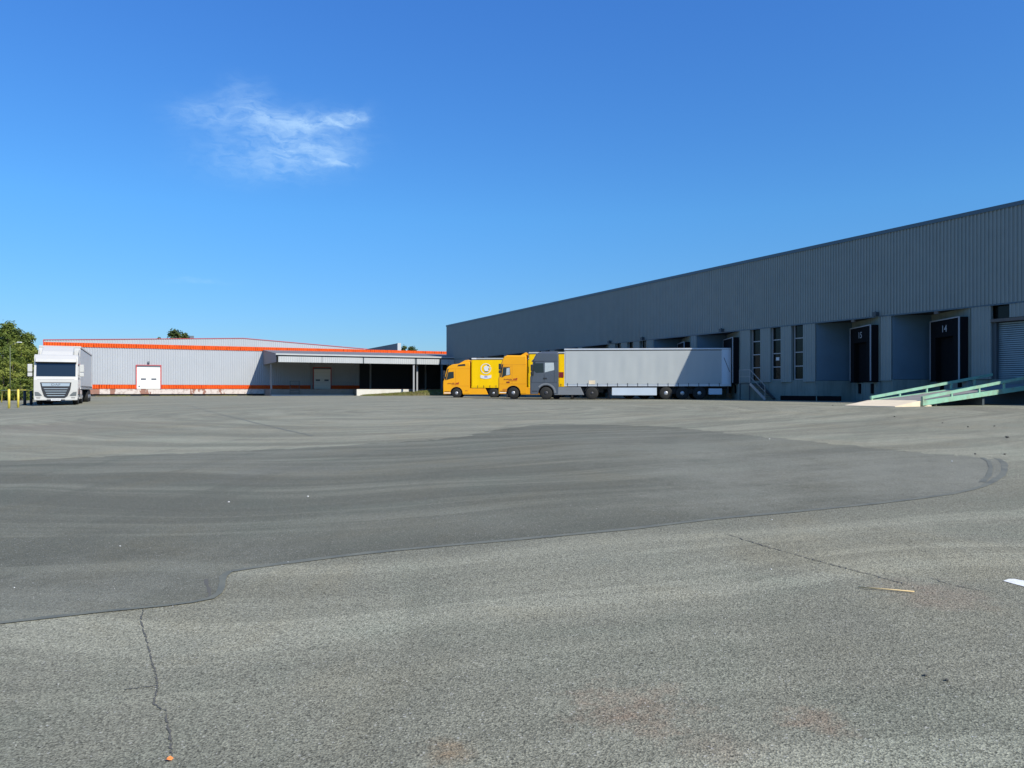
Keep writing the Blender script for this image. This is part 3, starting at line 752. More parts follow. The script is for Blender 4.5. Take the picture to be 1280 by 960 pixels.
m = MB(); m.box(.3, L1-.05, .3, RD-PD-.04, -.5, .93); m.build('fill_slab', M['conc_grey'], rw)

# far building and its parapet, behind the white warehouse
kd = 5.45/(497-178); fY = F/5.45; fX = (497-640)/F*fY
fb = empty('distant_warehouse', (fX, fY, 0), RZ); tag(fb, 'distant dark grey wall with a white end rising behind the white warehouse roof', 'building')
m = MB(); m.box(.15, 90, -.7, 0, .5, 12.5); m.build('side_wall', M['far_dark'], fb)
m = MB(); m.box(-.2, .15, -.75, .05, .5, 12.55); m.build('end_fin', M['white_trim'], fb)
m = MB(); m.box(.5, 90, -30, -.7, .5, 9.0); m.build('building_body', M['roof_dark'], fb)

# ------------------------------------------------------------------ trucks
def wheel(parent, x, y, out, r=.5, w=.32, rim='rim_silver', double=False):
    """out=+1: outer face towards +y"""
    m = MB(); s_ = -out; W_ = .6 if double else w
    prof = [(r*.55, y), (r*.62, y+s_*.015), (r*.93, y+s_*.0), (r*.985, y+s_*.03), (r, y+s_*.07), (r, y+s_*(W_-.07)), (r*.93, y+s_*W_), (r*.55, y+s_*W_)]
    m.lathe_y(prof, (x, r), 32); t = m.build('wheel', M['tyre'], parent)
    m = MB()
    if double: prof = [(r*.56, y+s_*.006), (r*.52, y+s_*.12), (r*.30, y+s_*.16), (r*.28, y+s_*.02), (r*.18, y-s_*.02), (.01, y-s_*.03)]
    else: prof = [(r*.56, y+s_*.006), (r*.52, y+s_*.07), (r*.36, y+s_*.05), (r*.30, y-s_*.01), (r*.18, y-s_*.03), (.01, y-s_*.035)]
    m.lathe_y(prof, (x, r), 24)
    o = m.build('rim', M[rim], t)
    m = MB()
    for i in range(8):
        a = i*math.pi/4; cx = x+math.cos(a)*r*.42; cz = r+math.sin(a)*r*.42
        yy = y+s_*(.11 if double else .045)
        m.tube((cx, yy, cz), (cx, yy-s_*.02, cz), .045, n=8)
    m.build('hand_hole', M['chassis'], t)
    return t

PROF = {
 'actros': lambda L: [(0, 1.0), (0, 3.35), (.02, 3.66), (.10, 3.72), (L-.75, 3.74), (L-.50, 3.62), (L-.34, 3.35), (L-.24, 3.02), (L-.06, 1.95), (L, 1.72), (L, .42)],
 'volvo': lambda L: [(0, 1.0), (0, 3.35), (.05, 3.58), (.35, 3.56), (L-.95, 3.38), (L-.62, 3.22), (L-.40, 2.98), (L-.10, 1.90), (L-.02, 1.68), (L, 1.2), (L-.03, .40)],
 'daf': lambda L: [(0, 1.0), (0, 3.2), (.03, 3.27), (L-.55, 3.30), (L-.34, 3.20), (L-.26, 2.86), (L-.05, 1.80), (L, 1.64), (L+.02, .95), (L, .42)],
}
SCR = {'actros': (7, 8), 'volvo': (6, 7), 'daf': (5, 6)}
def plate(parent, name, pts, y, m_, out=1, t=.008):
    """flat polygon of (x,z) lying on the side plane y, standing proud by t"""
    m = MB(); m.prism(pts, y, y+out*t); return m.build(name, m_, parent)

def build_cab(parent, style, x0, L, xw, paint, W0=-2.49, W1=-.01, winmat='truck_glass'):
    """cab from rear x0, length L, front wheel centre xw; y from W0 to W1"""
    prof = PROF[style](L); a = xw-x0; rr = .63
    full = prof[:]
    full.append((min(a+rr, L-.2), .42))
    for i in range(0, 13):
        an = math.pi*i/12; full.append((a+math.cos(an)*rr, .52+math.sin(an)*rr*.98))
    full.append((a-rr-.0, .45)) if a-rr > .1 else None
    if a-rr > .1: full += [(.02, .45)]
    m = MB(); m.prism([(x0+x, z) for x, z in full], W0, W1)
    bm = m.bm; bmesh.ops.recalc_face_normals(bm, faces=bm.faces)
    es = []
    for e in bm.edges:
        v0, v1 = e.verts; same = abs(v0.co.y-v1.co.y) < 1e-4
        if not same: continue
        mx = (v0.co.x+v1.co.x)/2-x0; mz = (v0.co.z+v1.co.z)/2
        if (mx > L-.30 and mz > .3 and not (abs(v0.co.z-.42) < .02 and abs(v1.co.z-.42) < .02)) or mz > 3.15: es.append(e)
    bmesh.ops.bevel(bm, geom=es, offset=.10, segments=3, affect='EDGES', profile=.5, clamp_overlap=True)
    cab = m.build('cab', paint, parent)
    m = MB(); arc = [(xw+math.cos(math.pi*i/12)*(rr-.002), .52+math.sin(math.pi*i/12)*(rr*.98-.002)) for i in range(13)]
    arc2 = [(xw+math.cos(math.pi*i/12)*(rr-.04), .52+math.sin(math.pi*i/12)*(rr-.05)) for i in range(12, -1, -1)]
    m.prism(arc+arc2, W0+.004, W1-.004); m.box(xw-.58, xw+.58, -1.5, -1.0, .45, 1.12); m.build('wheel_arch_liner', M['chassis'], cab)
    # windscreen, wrapping the slope
    i, j = SCR[style]; (xa, za), (xb, zb) = prof[i], prof[j]
    nx, nz = (za-zb), (xb-xa); nl = math.hypot(nx, nz); nx /= nl; nz /= nl
    m = MB(); pt = []
    ins = .07
    za2, zb2 = za-.05, zb+.06; t0 = .06; t1 = .94
    P = lambda t, o: (x0+xa+(xb-xa)*t+nx*o, za+(zb-za)*t+nz*o)
    q0, q1, q2, q3 = P(t0, .012), P(t1, .012), P(t1, -.02), P(t0, -.02)
    m.prism([q0, q1, q2, q3], W0+.13, W1-.13); m.build('windscreen', M['truck_glass'], cab)
    if style != 'daf':
        for yy, o_ in ((W1, 1), (W0, -1)):
            pts = [(x0+xa-.20, za-.02), (x0+xa-.085, za-.06), (x0+xb-.10, zb-.05), (x0+xb-.20, zb-.12)]
            plate(cab, 'pillar_glass', pts, yy-.0*o_, M['truck_glass'], o_, .005)
    return cab, prof

def truck(name, label, group, loc, rz, spec):
    tr = empty(name, loc, rz); tag(tr, label, 'truck', group)
    S_ = spec; TL = S_['trailer_len']; cx0 = S_['cab_rear']; CL = S_['cab_len']; paint = S_['paint']
    # ---- trailer
    zt = S_.get('top', 4.0); zb = 1.14
    m = MB(); m.box(0.04, TL-.01, -2.46, -.04, zb, zt-.03)
    tl = m.build('trailer', S_.get('body_mat', M['trailer_metal']), tr)
    m = MB(); m.box(0, TL+.01, -2.5, 0, zt-.12, zt); m.build('roof_rail', S_.get('rail_mat', M['white_trim']), tl, bevel=.015)
    m = MB(); m.box(.3, TL-.02, -2.49, -.012, zt-.18, zt-.122); m.build('rail_shadow_strip', M['chassis'], tl)  # dark strip painted in as the shadow line under the roof rail
    m = MB(); m.box(0, TL, -2.5, .0, zb-.1, zb+.03); m.build('side_rail', S_.get('siderail', M['trailer_metal']), tl)
    for yy, o_ in ((0, 1), (-2.5, -1)):
        m = MB(); nx_ = 90; nz_ = 8; X0_ = S_.get('curt0', .75); X1_ = TL-.08
        vs = []
        for i in range(nx_+1):
            x = X0_+(X1_-X0_)*i/nx_; cl = []
            for j in range(nz_+1):
                z = zb+.06+(zt-.18-zb-.06)*j/nz_; a_ = math.sin(math.pi*j/nz_)
                d = .010*a_*(math.sin(x*4.1+.6*math.sin(x*1.7))+.5*math.sin(x*9.3+j*.3))
                cl.append(m.bm.verts.new((x, yy+o_*(-.022+d), z)))
            vs.append(cl)
        for i in range(nx_):
            for j in range(nz_):
                f = m.bm.faces.new((vs[i][j], vs[i+1][j], vs[i+1][j+1], vs[i][j+1])); f.smooth = True
        m.build('curtain', S_['curtain'], tl)
    m = MB(); x = .9
    while x < TL-.2:
        m.box(x-.02, x+.02, -.01, .012, zb-.12, zb+.14); x += S_.get('strap_step', .66)
    m.build('strap_row', M['chassis'], tl)
    m = MB(); m.box(0, .7, -.02, .003, zb+.04, zt-.13); m.build('rear_corner_panel', S_.get('rear_mat', M['skirt']), tl)
    if S_.get('rear_strap'): m = MB(); m.bar((.55, .012, zt-.75), (.12, .012, zb+1.0), .03); m.build('diagonal_strap', M['chassis'], tl)
    m = MB()
    for k_, (yy0, yy1) in enumerate(((-.75, -.6), (-1.9, -1.75))): m.box(.2, TL-.3, yy0, yy1, .82, 1.05)
    for x in [a_+.6 for a_ in range(0, int(TL)-1)]: m.box(x, x+.08, -2.3, -.2, .95, 1.04)
    m.build('chassis_beam', M['chassis'], tl)
    if 'skirt' in S_:
        a, c = S_['skirt']; 
        for q0_, q1_ in ((-.06, -.02), (-2.48, -2.44)): m = MB(); m.box(a, c, q0_, q1_, .34, .93); m.build('side_guard', M['skirt'], tl)
    if 'toolbox' in S_:
        a, c = S_['toolbox']; m = MB(); m.box(a, c, -.5, -.03, .40, .86); m.build('toolbox', M['skirt'], tl)
    lx = S_['drive']-1.35
    for yy in (-.35, -2.15): m = MB(); m.box(lx-.07, lx+.07, yy-.07, yy+.07, .08, 1.0); m.box(lx-.15, lx+.15, yy-.12, yy+.12, .03, .10); m.build('landing_leg', M['chassis'], tl)
    for x in S_['axles']:
        for y_, o_ in ((-.03, 1), (-2.47, -1)): wheel(tr, x, y_, o_, .5, .38, 'rim_silver')
    if len(S_['axles']):
        m = MB(); m.box(min(S_['axles'])-.5, max(S_['axles'])+.5, -2.1, -.4, .45, .85); m.build('bogie', M['chassis'], tl)
    m = MB()
    for x in S_['axles']:
        m.box(x-.48, x+.48, -.42, -.06, 1.02, 1.045)
    m.build('mudguard', M['plastic'], tl)
    # ---- tractor
    xw = S_['front']; xd = S_['drive']
    m = MB(); m.box(xd-.9, cx0+CL-.4, -1.75, -1.55, .55, .85); m.box(xd-.9, cx0+CL-.4, -.95, -.75, .55, .85); m.box(xd+.6, cx0+.5, -2.2, -.3, .35, .9); m.box(xd-.5, xd+.5, -1.9, -.6, .85, 1.08)
    m.build('tractor_chassis', M['chassis'], tr)
    rim = S_.get('rim', 'rim_silver')
    for y_, o_ in ((-.05, 1), (-2.45, -1)):
        wheel(tr, xw, y_, o_, .5, .32, rim); wheel(tr, xd, y_, o_, .5, .3, rim, True)
    cab, prof = build_cab(tr, S_['style'], cx0, CL, xw, paint, winmat='truck_glass')
    # side fairing
    a = S_.get('fair0', xd+.62); c = xw-.66
    for yy, o_ in ((-.03, -1), (-2.47, 1)):
        m = MB(); m.prism([(a, .36), (c, .36), (c, .98), (a+.28, .98)], yy, yy+o_*.3); m.build('side_fairing', S_.get('fair', paint), tr, bevel=.02)
    m = MB(); an0 = 25
    for yy0 in (-.62, -2.45):
        pr = []
        for i in range(0, 13):
            an = math.pi*(.08+.84*i/12); pr.append((xd+math.cos(an)*.58, .5+math.sin(an)*.58))
        for i in range(12, -1, -1):
            an = math.pi*(.08+.84*i/12); pr.append((xd+math.cos(an)*.55, .5+math.sin(an)*.55))
        m.prism(pr, yy0, yy0+.57)
    m.build('rear_mudguard', M['plastic'], tr)
    # side windows / doors on both sides
    for yy, o_ in ((-.01, 1), (-2.49, -1)):
        for nm, pts, mm in S_['side']:
            q = plate(cab, nm, [(cx0+x, z) for x, z in pts], yy, mm, o_, .006 if nm != 'door_handle' else .03)
        # seams of the door
        m = MB()
        for (xa, za, xb, zb_) in S_['seams']:
            m.bar((cx0+xa, yy+o_*.002, za), (cx0+xb, yy+o_*.002, zb_), .012, .018)
        m.build('door_seam', S_['seam_mat'], cab)
        # mirrors
        xm = cx0+CL-.18; ym = yy+o_*.22
        m = MB(); m.box(xm-.10, xm+.12, ym-.13, ym+.13, S_['mz'], S_['mz']+.50); m.box(xm-.10, xm+.12, ym-.13, ym+.13, S_['mz']-.30, S_['mz']-.05)
        mo = m.build('mirror', S_['mirror'], cab, bevel=.03)
        m = MB(); m.bar((xm-.05, yy, S_['mz']+.45), (xm, ym, S_['mz']+.45), .03); m.bar((xm-.05, yy, S_['mz']-.2), (xm, ym, S_['mz']-.2), .03); m.build('mirror_arm', M['plastic'], mo)
        # steps behind the bumper
        m = MB(); m.box(xw+.68, cx0+CL-.16, yy-.005*o_, yy+o_*.006, .62, .68); m.build('step', M['plastic'], cab)
    return tr, tl, cab

def place_px(px_rear, Yn, th):
    """rear left corner of a trailer at depth Yn, seen at column px_rear; returns loc, rz"""
    x = (px_rear-640)/F*Yn
    return Vector((x, Yn, 0)), math.pi-th
def lxf(loc, rz):
    """photo column -> local x on the near side of a truck"""
    d = Vector((math.cos(rz), math.sin(rz))); n = Vector((-d.y, d.x)); P = Vector((loc.x, loc.y))
    def f(p):
        r = Vector(((p-640)/F, 1.0)); t = P.dot(n)/r.dot(n); return (r*t-P).dot(d)
    return f

def base_side(CL, high=3.2, pane='truck_glass'):
    return None

# --- grey lorry, docked nearest
TY = R(5.0)
loc, rz = place_px(914, 59.3, TY); fx = lxf(loc, rz); loc.z = (G(loc.x, loc.y)+G(loc.x-14, loc.y+1))/2
cr_ = fx(698); cf = fx(662.5); CL = cf-cr_
win = lambda a, c, z0, z1, sl=.0: [(a, z0), (c-sl*.2, z0-.02), (c, z0+.12), (c-sl, z1), (a, z1)]
spec = dict(trailer_len=fx(705.3), cab_rear=cr_, cab_len=CL, paint=M['grey_paint'], curtain=M['grey_curtain'], style='actros', rail_mat=M['trailer_metal'],
            front=fx(682.5), drive=fx(740), axles=[fx(832.5), fx(853), fx(874.3)], skirt=(fx(821), fx(765)), toolbox=(fx(902.5), fx(886)), rim='rim_dark',
            fair=M['grey_fair'], rear_strap=True, mz=2.25, mirror=M['plastic'], seam_mat=M['plastic'], strap_step=.78,
            side=[('side_window', [(CL-1.08, 2.12), (CL-.48, 2.10), (CL-.30, 2.30), (CL-.40, 2.86), (CL-1.05, 2.86)], M['truck_glass']),
                  ('side_window', [(CL-1.92, 2.32), (CL-1.17, 2.14), (CL-1.17, 2.90), (CL-1.88, 2.90)], M['blind_and_reflection']),
                  ('wheel_arch_trim', [(xx, zz) for xx, zz in [(fx(682.5)-cr_+math.cos(math.pi*i/14)*.80, .52+math.sin(math.pi*i/14)*.78) for i in range(3, 15)]] + [(fx(682.5)-cr_+math.cos(math.pi*i/14)*.66, .52+math.sin(math.pi*i/14)*.65) for i in range(14, 2, -1)], M['grey_fair']),
                  ('door_handle', [(CL-1.35, 1.62), (CL-1.05, 1.62), (CL-1.05, 1.72), (CL-1.3, 1.72)], M['plastic'])],
            seams=[(CL-1.12, 2.0, CL-1.12, 1.35), (CL-.25, 2.1, CL-.12, 1.35), (.1, 1.35, CL-.1, 1.35), (CL-1.12, 3.0, CL-.35, 3.0), (.04, 3.02, CL-.3, 3.02), (.32, 3.0, .32, 1.4)])
grey_t, gtl, gcab = truck('semi_truck', 'slate grey semi truck with a long pale grey curtain trailer, nearest of the docked row', 'trucks backed up to the loading docks', loc, rz, spec)
x = fx(740)+.25
plate(gtl, 'paper_sticker', [(x-.5, 1.2), (x, 1.2), (x, 1.5), (x-.5, 1.5)], -.008, M['conc_pale'])
m = MB(); m.prism([(cr_+.05, 3.70), (cr_+CL-.8, 3.70), (cr_+CL-.95, 3.78), (cr_+.1, 3.84)], -2.2, -.3); m.build('roof_deflector', M['grey_paint'], gcab, bevel=.02)
m = MB(); m.prism([(cr_+CL-.42, 3.25), (cr_+CL-.12, 2.98), (cr_+CL-.10, 3.03), (cr_+CL-.40, 3.32)], -2.42, -.08); m.build('sun_visor', M['grey_paint'], gcab)

def lettering(parent, x_right, z, y, scale=1.0):
    """small slanting script whose letters cannot be made out in the photo: strokes only"""
    m = MB()
    # reading direction is towards the rear (smaller x)
    xs = 0.0
    for i in range(9):
        w_ = random.uniform(.045, .075)*scale; h_ = random.choice((.07, .085, .11))*scale
        m.prism([(x_right-xs, z), (x_right-xs-w_, z), (x_right-xs-w_-.02, z+h_), (x_right-xs-.02, z+h_)], y, y+.008); xs += w_+.022*scale
    o = m.build('lettering', M['brown_letter'], parent)
    m = MB(); xs += .09*scale
    for i in range(3):
        w_ = .10*scale; h_ = (.12, .12, .17)[i]*scale
        m.prism([(x_right-xs, z), (x_right-xs-w_, z), (x_right-xs-w_-.03, z+h_), (x_right-xs-.03, z+h_)], y, y+.008); xs += w_+.02*scale
    m.box(x_right-xs+.02, x_right-xs+.75*scale, y, y+.008, z-.085*scale, z-.055*scale)
    m.build('lettering', M['red_dark'], parent)

# --- middle amber lorry
loc, rz = place_px(862, 64.6, TY); fx = lxf(loc, rz); loc.z = G(loc.x-9, loc.y)+.0
cr_ = fx(658.3); cf = fx(622.8); CL = cf-cr_
spec = dict(trailer_len=fx(661), cab_rear=cr_, cab_len=CL, paint=M['amber_paint'], curtain=M['yellow_curtain'], style='actros', body_mat=M['yellow_curtain'],
            siderail=M['yellow_curtain'], front=fx(641.5), drive=fx(641.5)-3.7, axles=[5.0, 3.7, 2.4], rim='rim_silver', mz=2.5, mirror=M['plastic'], seam_mat=M['amber_dark'],
            side=[('side_window', [(CL-1.05, 2.05), (CL-.62, 1.98), (CL-.30, 1.80), (CL-.42, 2.72), (CL-1.0, 2.72)], M['truck_glass']),
                  ('door_handle', [(CL-1.0, 1.38), (CL-.72, 1.38), (CL-.72, 1.48), (CL-.95, 1.48)], M['maroon']),
                  ('step_recess', [(CL-.75, .62), (CL-.38, .62), (CL-.38, .86), (CL-.75, .86)], M['amber_dark'])],
            seams=[(.05, 2.93, CL-.25, 2.93), (.05, 1.28, CL-.05, 1.28), (CL-1.2, 2.9, CL-1.2, 1.3), (CL-1.14, 2.8, CL-.4, 2.8)])
am1, atl, acab = truck('semi_truck', 'amber semi truck with a square roof, between the other amber truck and the grey one', 'trucks backed up to the loading docks', loc, rz, spec)
plate(acab, 'bumper_trim', [(CL*0+cr_+1.75, .50), (cr_+CL-.12, .50), (cr_+CL-.12, .56), (cr_+1.75, .56)], -.01, M['door_white'], 1, .012)
lettering(acab, cr_+CL-.48, 1.62, -.004, 1.0)
m = MB(); m.prism([(cr_+.0, 3.70), (cr_+.55, 3.72), (cr_+.12, 3.98), (cr_+.0, 3.98)], -2.3, -.2); m.build('roof_deflector', M['amber_paint'], acab, bevel=.02)
plate(acab, 'window_reflection', [(cr_+CL-1.0, 2.08), (cr_+CL-.68, 2.02), (cr_+CL-.72, 2.62), (cr_+CL-.98, 2.66)], -.004, M['blind_and_reflection'], 1, .008)  # pale plate laid on the glass as a painted reflection
plate(atl, 'marker_panel', [(fx(704.5), 1.83), (fx(699), 1.83), (fx(699), 2.28), (fx(704.5), 2.28)], .0, M['maroon'], 1, .01)
m = MB(); m.box(fx(661)+.02, cr_-.05, -.6, -.06, .38, .98); m.build('tank', M['trailer_metal'], am1, bevel=.06)
m = MB(); m.box(fx(661)-.02, fx(661)+.03, -2.4, -.1, 2.2, 2.75); m.build('marker_panel', M['maroon'], atl)

# --- far amber lorry with the round emblem on its trailer
loc, rz = place_px(764, 75.9, TY); fx = lxf(loc, rz); loc.z = G(loc.x-8, loc.y)-.05
cr_ = fx(587.3); cf = fx(553.6); CL = cf-cr_
spec = dict(trailer_len=fx(589.3), cab_rear=cr_, cab_len=CL, paint=M['amber_paint'], curtain=M['yellow_curtain'], style='volvo', body_mat=M['yellow_curtain'], siderail=M['yellow_curtain'],
            front=fx(570.5), drive=fx(616.8), axles=[5.0, 3.7, 2.4], fair0=fx(610), mz=2.25, mirror=M['plastic'], seam_mat=M['amber_dark'], strap_step=.62, top=4.02,
            side=[('side_window', [(CL-1.12, 2.02), (CL-.80, 1.95), (CL-.34, 1.80), (CL-.55, 2.62), (CL-1.10, 2.66)], M['truck_glass']),
                  ('door_handle', [(CL-1.2, 1.5), (CL-1.0, 1.5), (CL-1.0, 1.56), (CL-1.2, 1.56)], M['amber_dark'])],
            seams=[(CL-1.3, 2.9, CL-1.3, 1.2), (.05, 1.22, CL-.9, 1.22), (.05, 2.95, CL-.4, 2.95)])
am2, btl, bcab = truck('semi_truck', 'amber semi truck with sloping roof and a round white emblem on its yellow trailer', 'trucks backed up to the loading docks', loc, rz, spec)
plate(bcab, 'bumper_trim', [(fx(563.5), .48), (cr_+CL-.12, .48), (cr_+CL-.12, .55), (fx(563.5), .55)], -.01, M['door_white'], 1, .012)
lettering(bcab, cr_+CL-.45, 1.42, -.004, 1.0)
m = MB(); m.prism([(cr_+.0, 3.45), (cr_+1.25, 3.40), (cr_+.55, 3.80), (cr_+.15, 3.86), (cr_+.0, 3.6)], -2.3, -.15); m.build('roof_deflector', M['amber_paint'], bcab, bevel=.03)
plate(bcab, 'roof_vent_opening', [(cr_+.45, 3.24), (cr_+1.28, 3.20), (cr_+1.15, 3.36), (cr_+.5, 3.44)], -.01, M['plastic'], 1, .012)
plate(bcab, 'fairing_vent', [(fx(584.5), .70), (fx(581.5), .70), (fx(581.5), .80), (fx(584.5), .80)], -.01, M['amber_dark'])
# emblem: broken ring, pale bust-like blot, dark marks and a curved white ribbon
ex, ez = fx(607.3), 2.95
m = MB()
def disc_arc(r0, r1, a0, a1, cx, cz, n=20):
    p = [(cx+r1*math.cos(a0+(a1-a0)*i/n), cz+r1*math.sin(a0+(a1-a0)*i/n)) for i in range(n+1)]
    p += [(cx+r0*math.cos(a1+(a0-a1)*i/n), cz+r0*math.sin(a1+(a0-a1)*i/n)) for i in range(n+1)]
    return p
ring = disc_arc(.46, .53, R(-200), R(150), ex, ez); m.prism(ring, -.01, .006)
o = m.build('emblem', M['sign_white'], btl)
m = MB(); m.prism([(ex+math.cos(a)*.27*(1+.12*math.sin(3*a))-.07, ez+math.sin(a)*.30) for a in [i*math.pi/9 for i in range(18)]], -.01, .008)
m.prism([(ex+.55-1.1*t, ez-.62-.10*math.sin(math.pi*t)) for t in [i/10 for i in range(11)]][::1]+[(ex-.55+1.1*t, ez-.92-.10*math.sin(math.pi*t)) for t in [i/10 for i in range(11)]], -.01, .008)
m.build('emblem_blot', M['sign_white'], o)
m = MB(); m.box(ex-.3, ex-.17, -.009, .012, ez+.26, ez+.40); m.box(ex-.32, ex-.25, -.009, .012, ez-.13, ez+.06); m.box(ex-.24, ex+.12, -.009, .012, ez-.31, ez-.24); m.build('emblem_mark', M['emblem_dark'], o)
m = MB(); m.box(ex-.16, ex+.14, -.009, .012, ez-.90, ez-.70); m.build('emblem_mark', M['emblem_blue'], o)
m = MB(); m.box(fx(593)-.2, fx(589.6), -.2, .006, 3.9, 4.03); m.build('corner_cap', M['sign_white'], btl)

# --- white lorry on the left, facing the camera
hd = Vector((0.4336, -0.9011)); rz = math.atan2(hd.y, hd.x); left = Vector((-hd.y, hd.x))
FRp = Vector((-28.6, 50.6)); TOTAL = 16.2
o2 = FRp-hd*TOTAL
CL = 2.3
spec = dict(trailer_len=13.4, cab_rear=TOTAL-CL, cab_len=CL, paint=M['white_paint'], curtain=M['white_side'], style='daf', body_mat=M['white_side'], rail_mat=M['white_paint'], rear_mat=M['white_side'],
            front=TOTAL-1.35, drive=TOTAL-5.0, axles=[5.0, 3.7, 2.4], mz=2.15, mirror=M['white_paint'], seam_mat=M['plastic'], top=4.0, siderail=M['white_side'],
            side=[('side_window', [(CL-1.1, 1.95), (CL-.35, 1.85), (CL-.45, 2.7), (CL-1.1, 2.7)], M['truck_glass'])],
            seams=[(CL-1.2, 2.8, CL-1.2, 1.2), (.05, 1.15, CL-.6, 1.15)])
wt_, wtl, wcab = truck('semi_truck', 'white semi truck facing the camera beside the yellow posts at the far left', None, (o2.x, o2.y, G(FRp.x, FRp.y)+.01), rz, spec)
XF = TOTAL
def fr(name, ypts_z, m_, x=XF, t=.03, parent=wcab):
    """polygon of (y,z) on the front"""
    m = MB(); A = [m.bm.verts.new((x-.02, y, z)) for y, z in ypts_z]; B = [m.bm.verts.new((x+t, y, z)) for y, z in ypts_z]; n = len(A)
    for i in range(n): m.bm.faces.new((A[i], A[(i+1)%n], B[(i+1)%n], B[i]))
    m.bm.faces.new(A); m.bm.faces.new(B)
    return m.build(name, m_, parent)
c = -1.25
grille = fr('grille', [(c-.88, 1.47), (c+.88, 1.47), (c+.82, 1.0), (c+.66, .58), (c+.48, .44), (c-.48, .44), (c-.66, .58), (c-.80, 1.0)], M['plastic'], t=.035)
fr('badge_bar', [(c-.80, 1.42), (c+.80, 1.42), (c+.76, 1.22), (c-.76, 1.22)], M['chrome'], t=.055, parent=grille)
text_mesh('front_badge', 'DAF', .19, M['far_dark'], grille, (XF+.06, c, 1.26), (R(90), 0, R(90)), scale=(1.5, 1, 1))
for i, z in enumerate((1.06, .91, .76, .61)):
    h_ = .70-.06*i; fr('grille_bar', [(c-h_, z+.02), (c+h_, z+.02), (c+h_-.06, z-.02), (c-h_+.06, z-.02)], M['chrome'], t=.06, parent=grille)
for s_ in (-1, 1):
    f0 = c+s_*1.18; fr('headlight', [(f0, .86), (f0-s_*.20, .84), (f0-s_*.40, .64), (f0-s_*.30, .60), (f0-s_*.02, .62)], M['lamp_glass'], x=XF-.02, t=.06)
    fr('fog_light', [(f0-s_*.08, .44+.04), (f0-s_*.32, .44+.04), (f0-s_*.30, .44), (f0-s_*.10, .44)], M['plastic'], t=.03)
m = MB(); m.box(XF-.35, XF+.03, -2.47, -.03, .30, .46); m.build('bumper', M['white_paint'], wcab, bevel=.03)
pl_ = fr('number_plate', [(c-.27, .28), (c+.27, .28), (c+.27, .40), (c-.27, .40)], M['sign_white'], x=XF+.05, t=.03)
fr('lower_intake', [(c-.55, .27), (c+.55, .27), (c+.50, .36), (c-.50, .36)], M['plastic'], x=XF+.03, t=.04)
m = MB()
for i in range(8): m.box(XF+.08, XF+.084, c-.22+i*.058, c-.22+i*.058+.03, .305, .375)
m.build('plate_marks', M['emblem_dark'], pl_)
fr('panel_line', [(c-1.2, 1.075), (c-.83, 1.075), (c-.83, 1.055), (c-1.2, 1.055)], M['plastic'], t=.006); fr('panel_line', [(c+.83, 1.075), (c+1.2, 1.075), (c+1.2, 1.055), (c+.83, 1.055)], M['plastic'], t=.006)
# visor above the screen, black header
m = MB(); m.prism([(XF-.40, 3.25), (XF-.02, 2.98), (XF+.03, 2.80), (XF-.02, 2.78), (XF-.38, 3.0)], -2.40, -.10); m.build('sun_visor', M['white_paint'], wcab, bevel=.015)
m = MB(); m.box(XF-.30, XF-.005, -2.30, -.20, 1.655, 1.675); m.build('panel_line', M['emblem_dark'], wcab)
m = MB(); m.box(XF-.33, XF-.17, -2.38, -.12, 2.74, 2.83); m.build('screen_header', M['plastic'], wcab)
m = MB(); m.prism([(XF-.27, 2.90), (XF-.20, 2.80), (XF-.18, 2.70), (XF-.28, 2.72)], -2.40, -.10); m.build('visor_shade', M['plastic'], wcab)
m = MB(); m.prism([(XF-CL+.02, 3.25), (XF-.75, 3.28), (XF-1.1, 3.55), (XF-1.7, 3.86), (XF-CL+.02, 3.90)], -2.15, -.35); m.build('roof_deflector', M['white_paint'], wcab, bevel=.05)
for s_ in (0, 1):
    m = MB(); yy = -.02 if s_ == 0 else -2.48
    m.prism([(XF-CL+.0, 1.2), (XF-CL-.42, 1.2), (XF-CL-.42, 3.85), (XF-CL, 3.45)], yy, yy+(-.05 if s_ == 0 else .05)); m.build('side_deflector', M['white_paint'], wcab)

# ------------------------------------------------------------------ small things by the docks
p = gp(831, 497.2); m = MB(); m.prism([(-.22, 0), (.22, 0), (.22, .24), (.10, .24)], -.1, .1); o = m.build('wheel_chock', M['chock'], bevel=.01); o.location = p
tag(o, 'yellow wheel chock on the ground in front of the grey trailer wheels', 'wheel chock', None)
p = gp(843.5, 497.6); m = MB(); m.prism([(-.2, 0), (.2, 0), (.14, .24), (-.1, .24)], -.1, .1); o = m.build('wheel_chock', M['galv'], bevel=.01); o.location = p
tag(o, 'grey wheel chock between the front two axles of the grey trailer', 'wheel chock', None)
p = gp(995, 499); m = MB(); m.tube((0, 0, -.1), (0, 0, .26), .10); m.tube((0, 0, .26), (0, 0, .36), .16, .14); m.tube((0,0,.3), (.22,-.05,.38), .07); o = m.build('pipe_stub', M['frame_al']); o.location = p
tag(o, 'small pale pipe stub standing at the foot of the warehouse wall', 'pipe')
p = gp(1076, 498.5); m = MB(); m.tube((0, 0, 0), (0, 0, .05), .30, .28); m.tube((0, 0, .05), (0, 0, .24), .24, .12); o = m.build('rubber_bollard_base', M['red_cone']); o.location = p
tag(o, 'dull red base of a broken bollard beside dock 15', 'bollard base')
a0 = from_uv(U_(1050), .25); 
m = MB(); m.box(U_(1052), U_(977), .02, .12, .5, 1.18); o = m.build('wall_bumper', M['black_pad']); o.location = (X0, Y0, 0); o.rotation_euler.z = RZ
tag(o, 'dark rubber kerb strip along the foot of the warehouse wall', 'bumper strip')

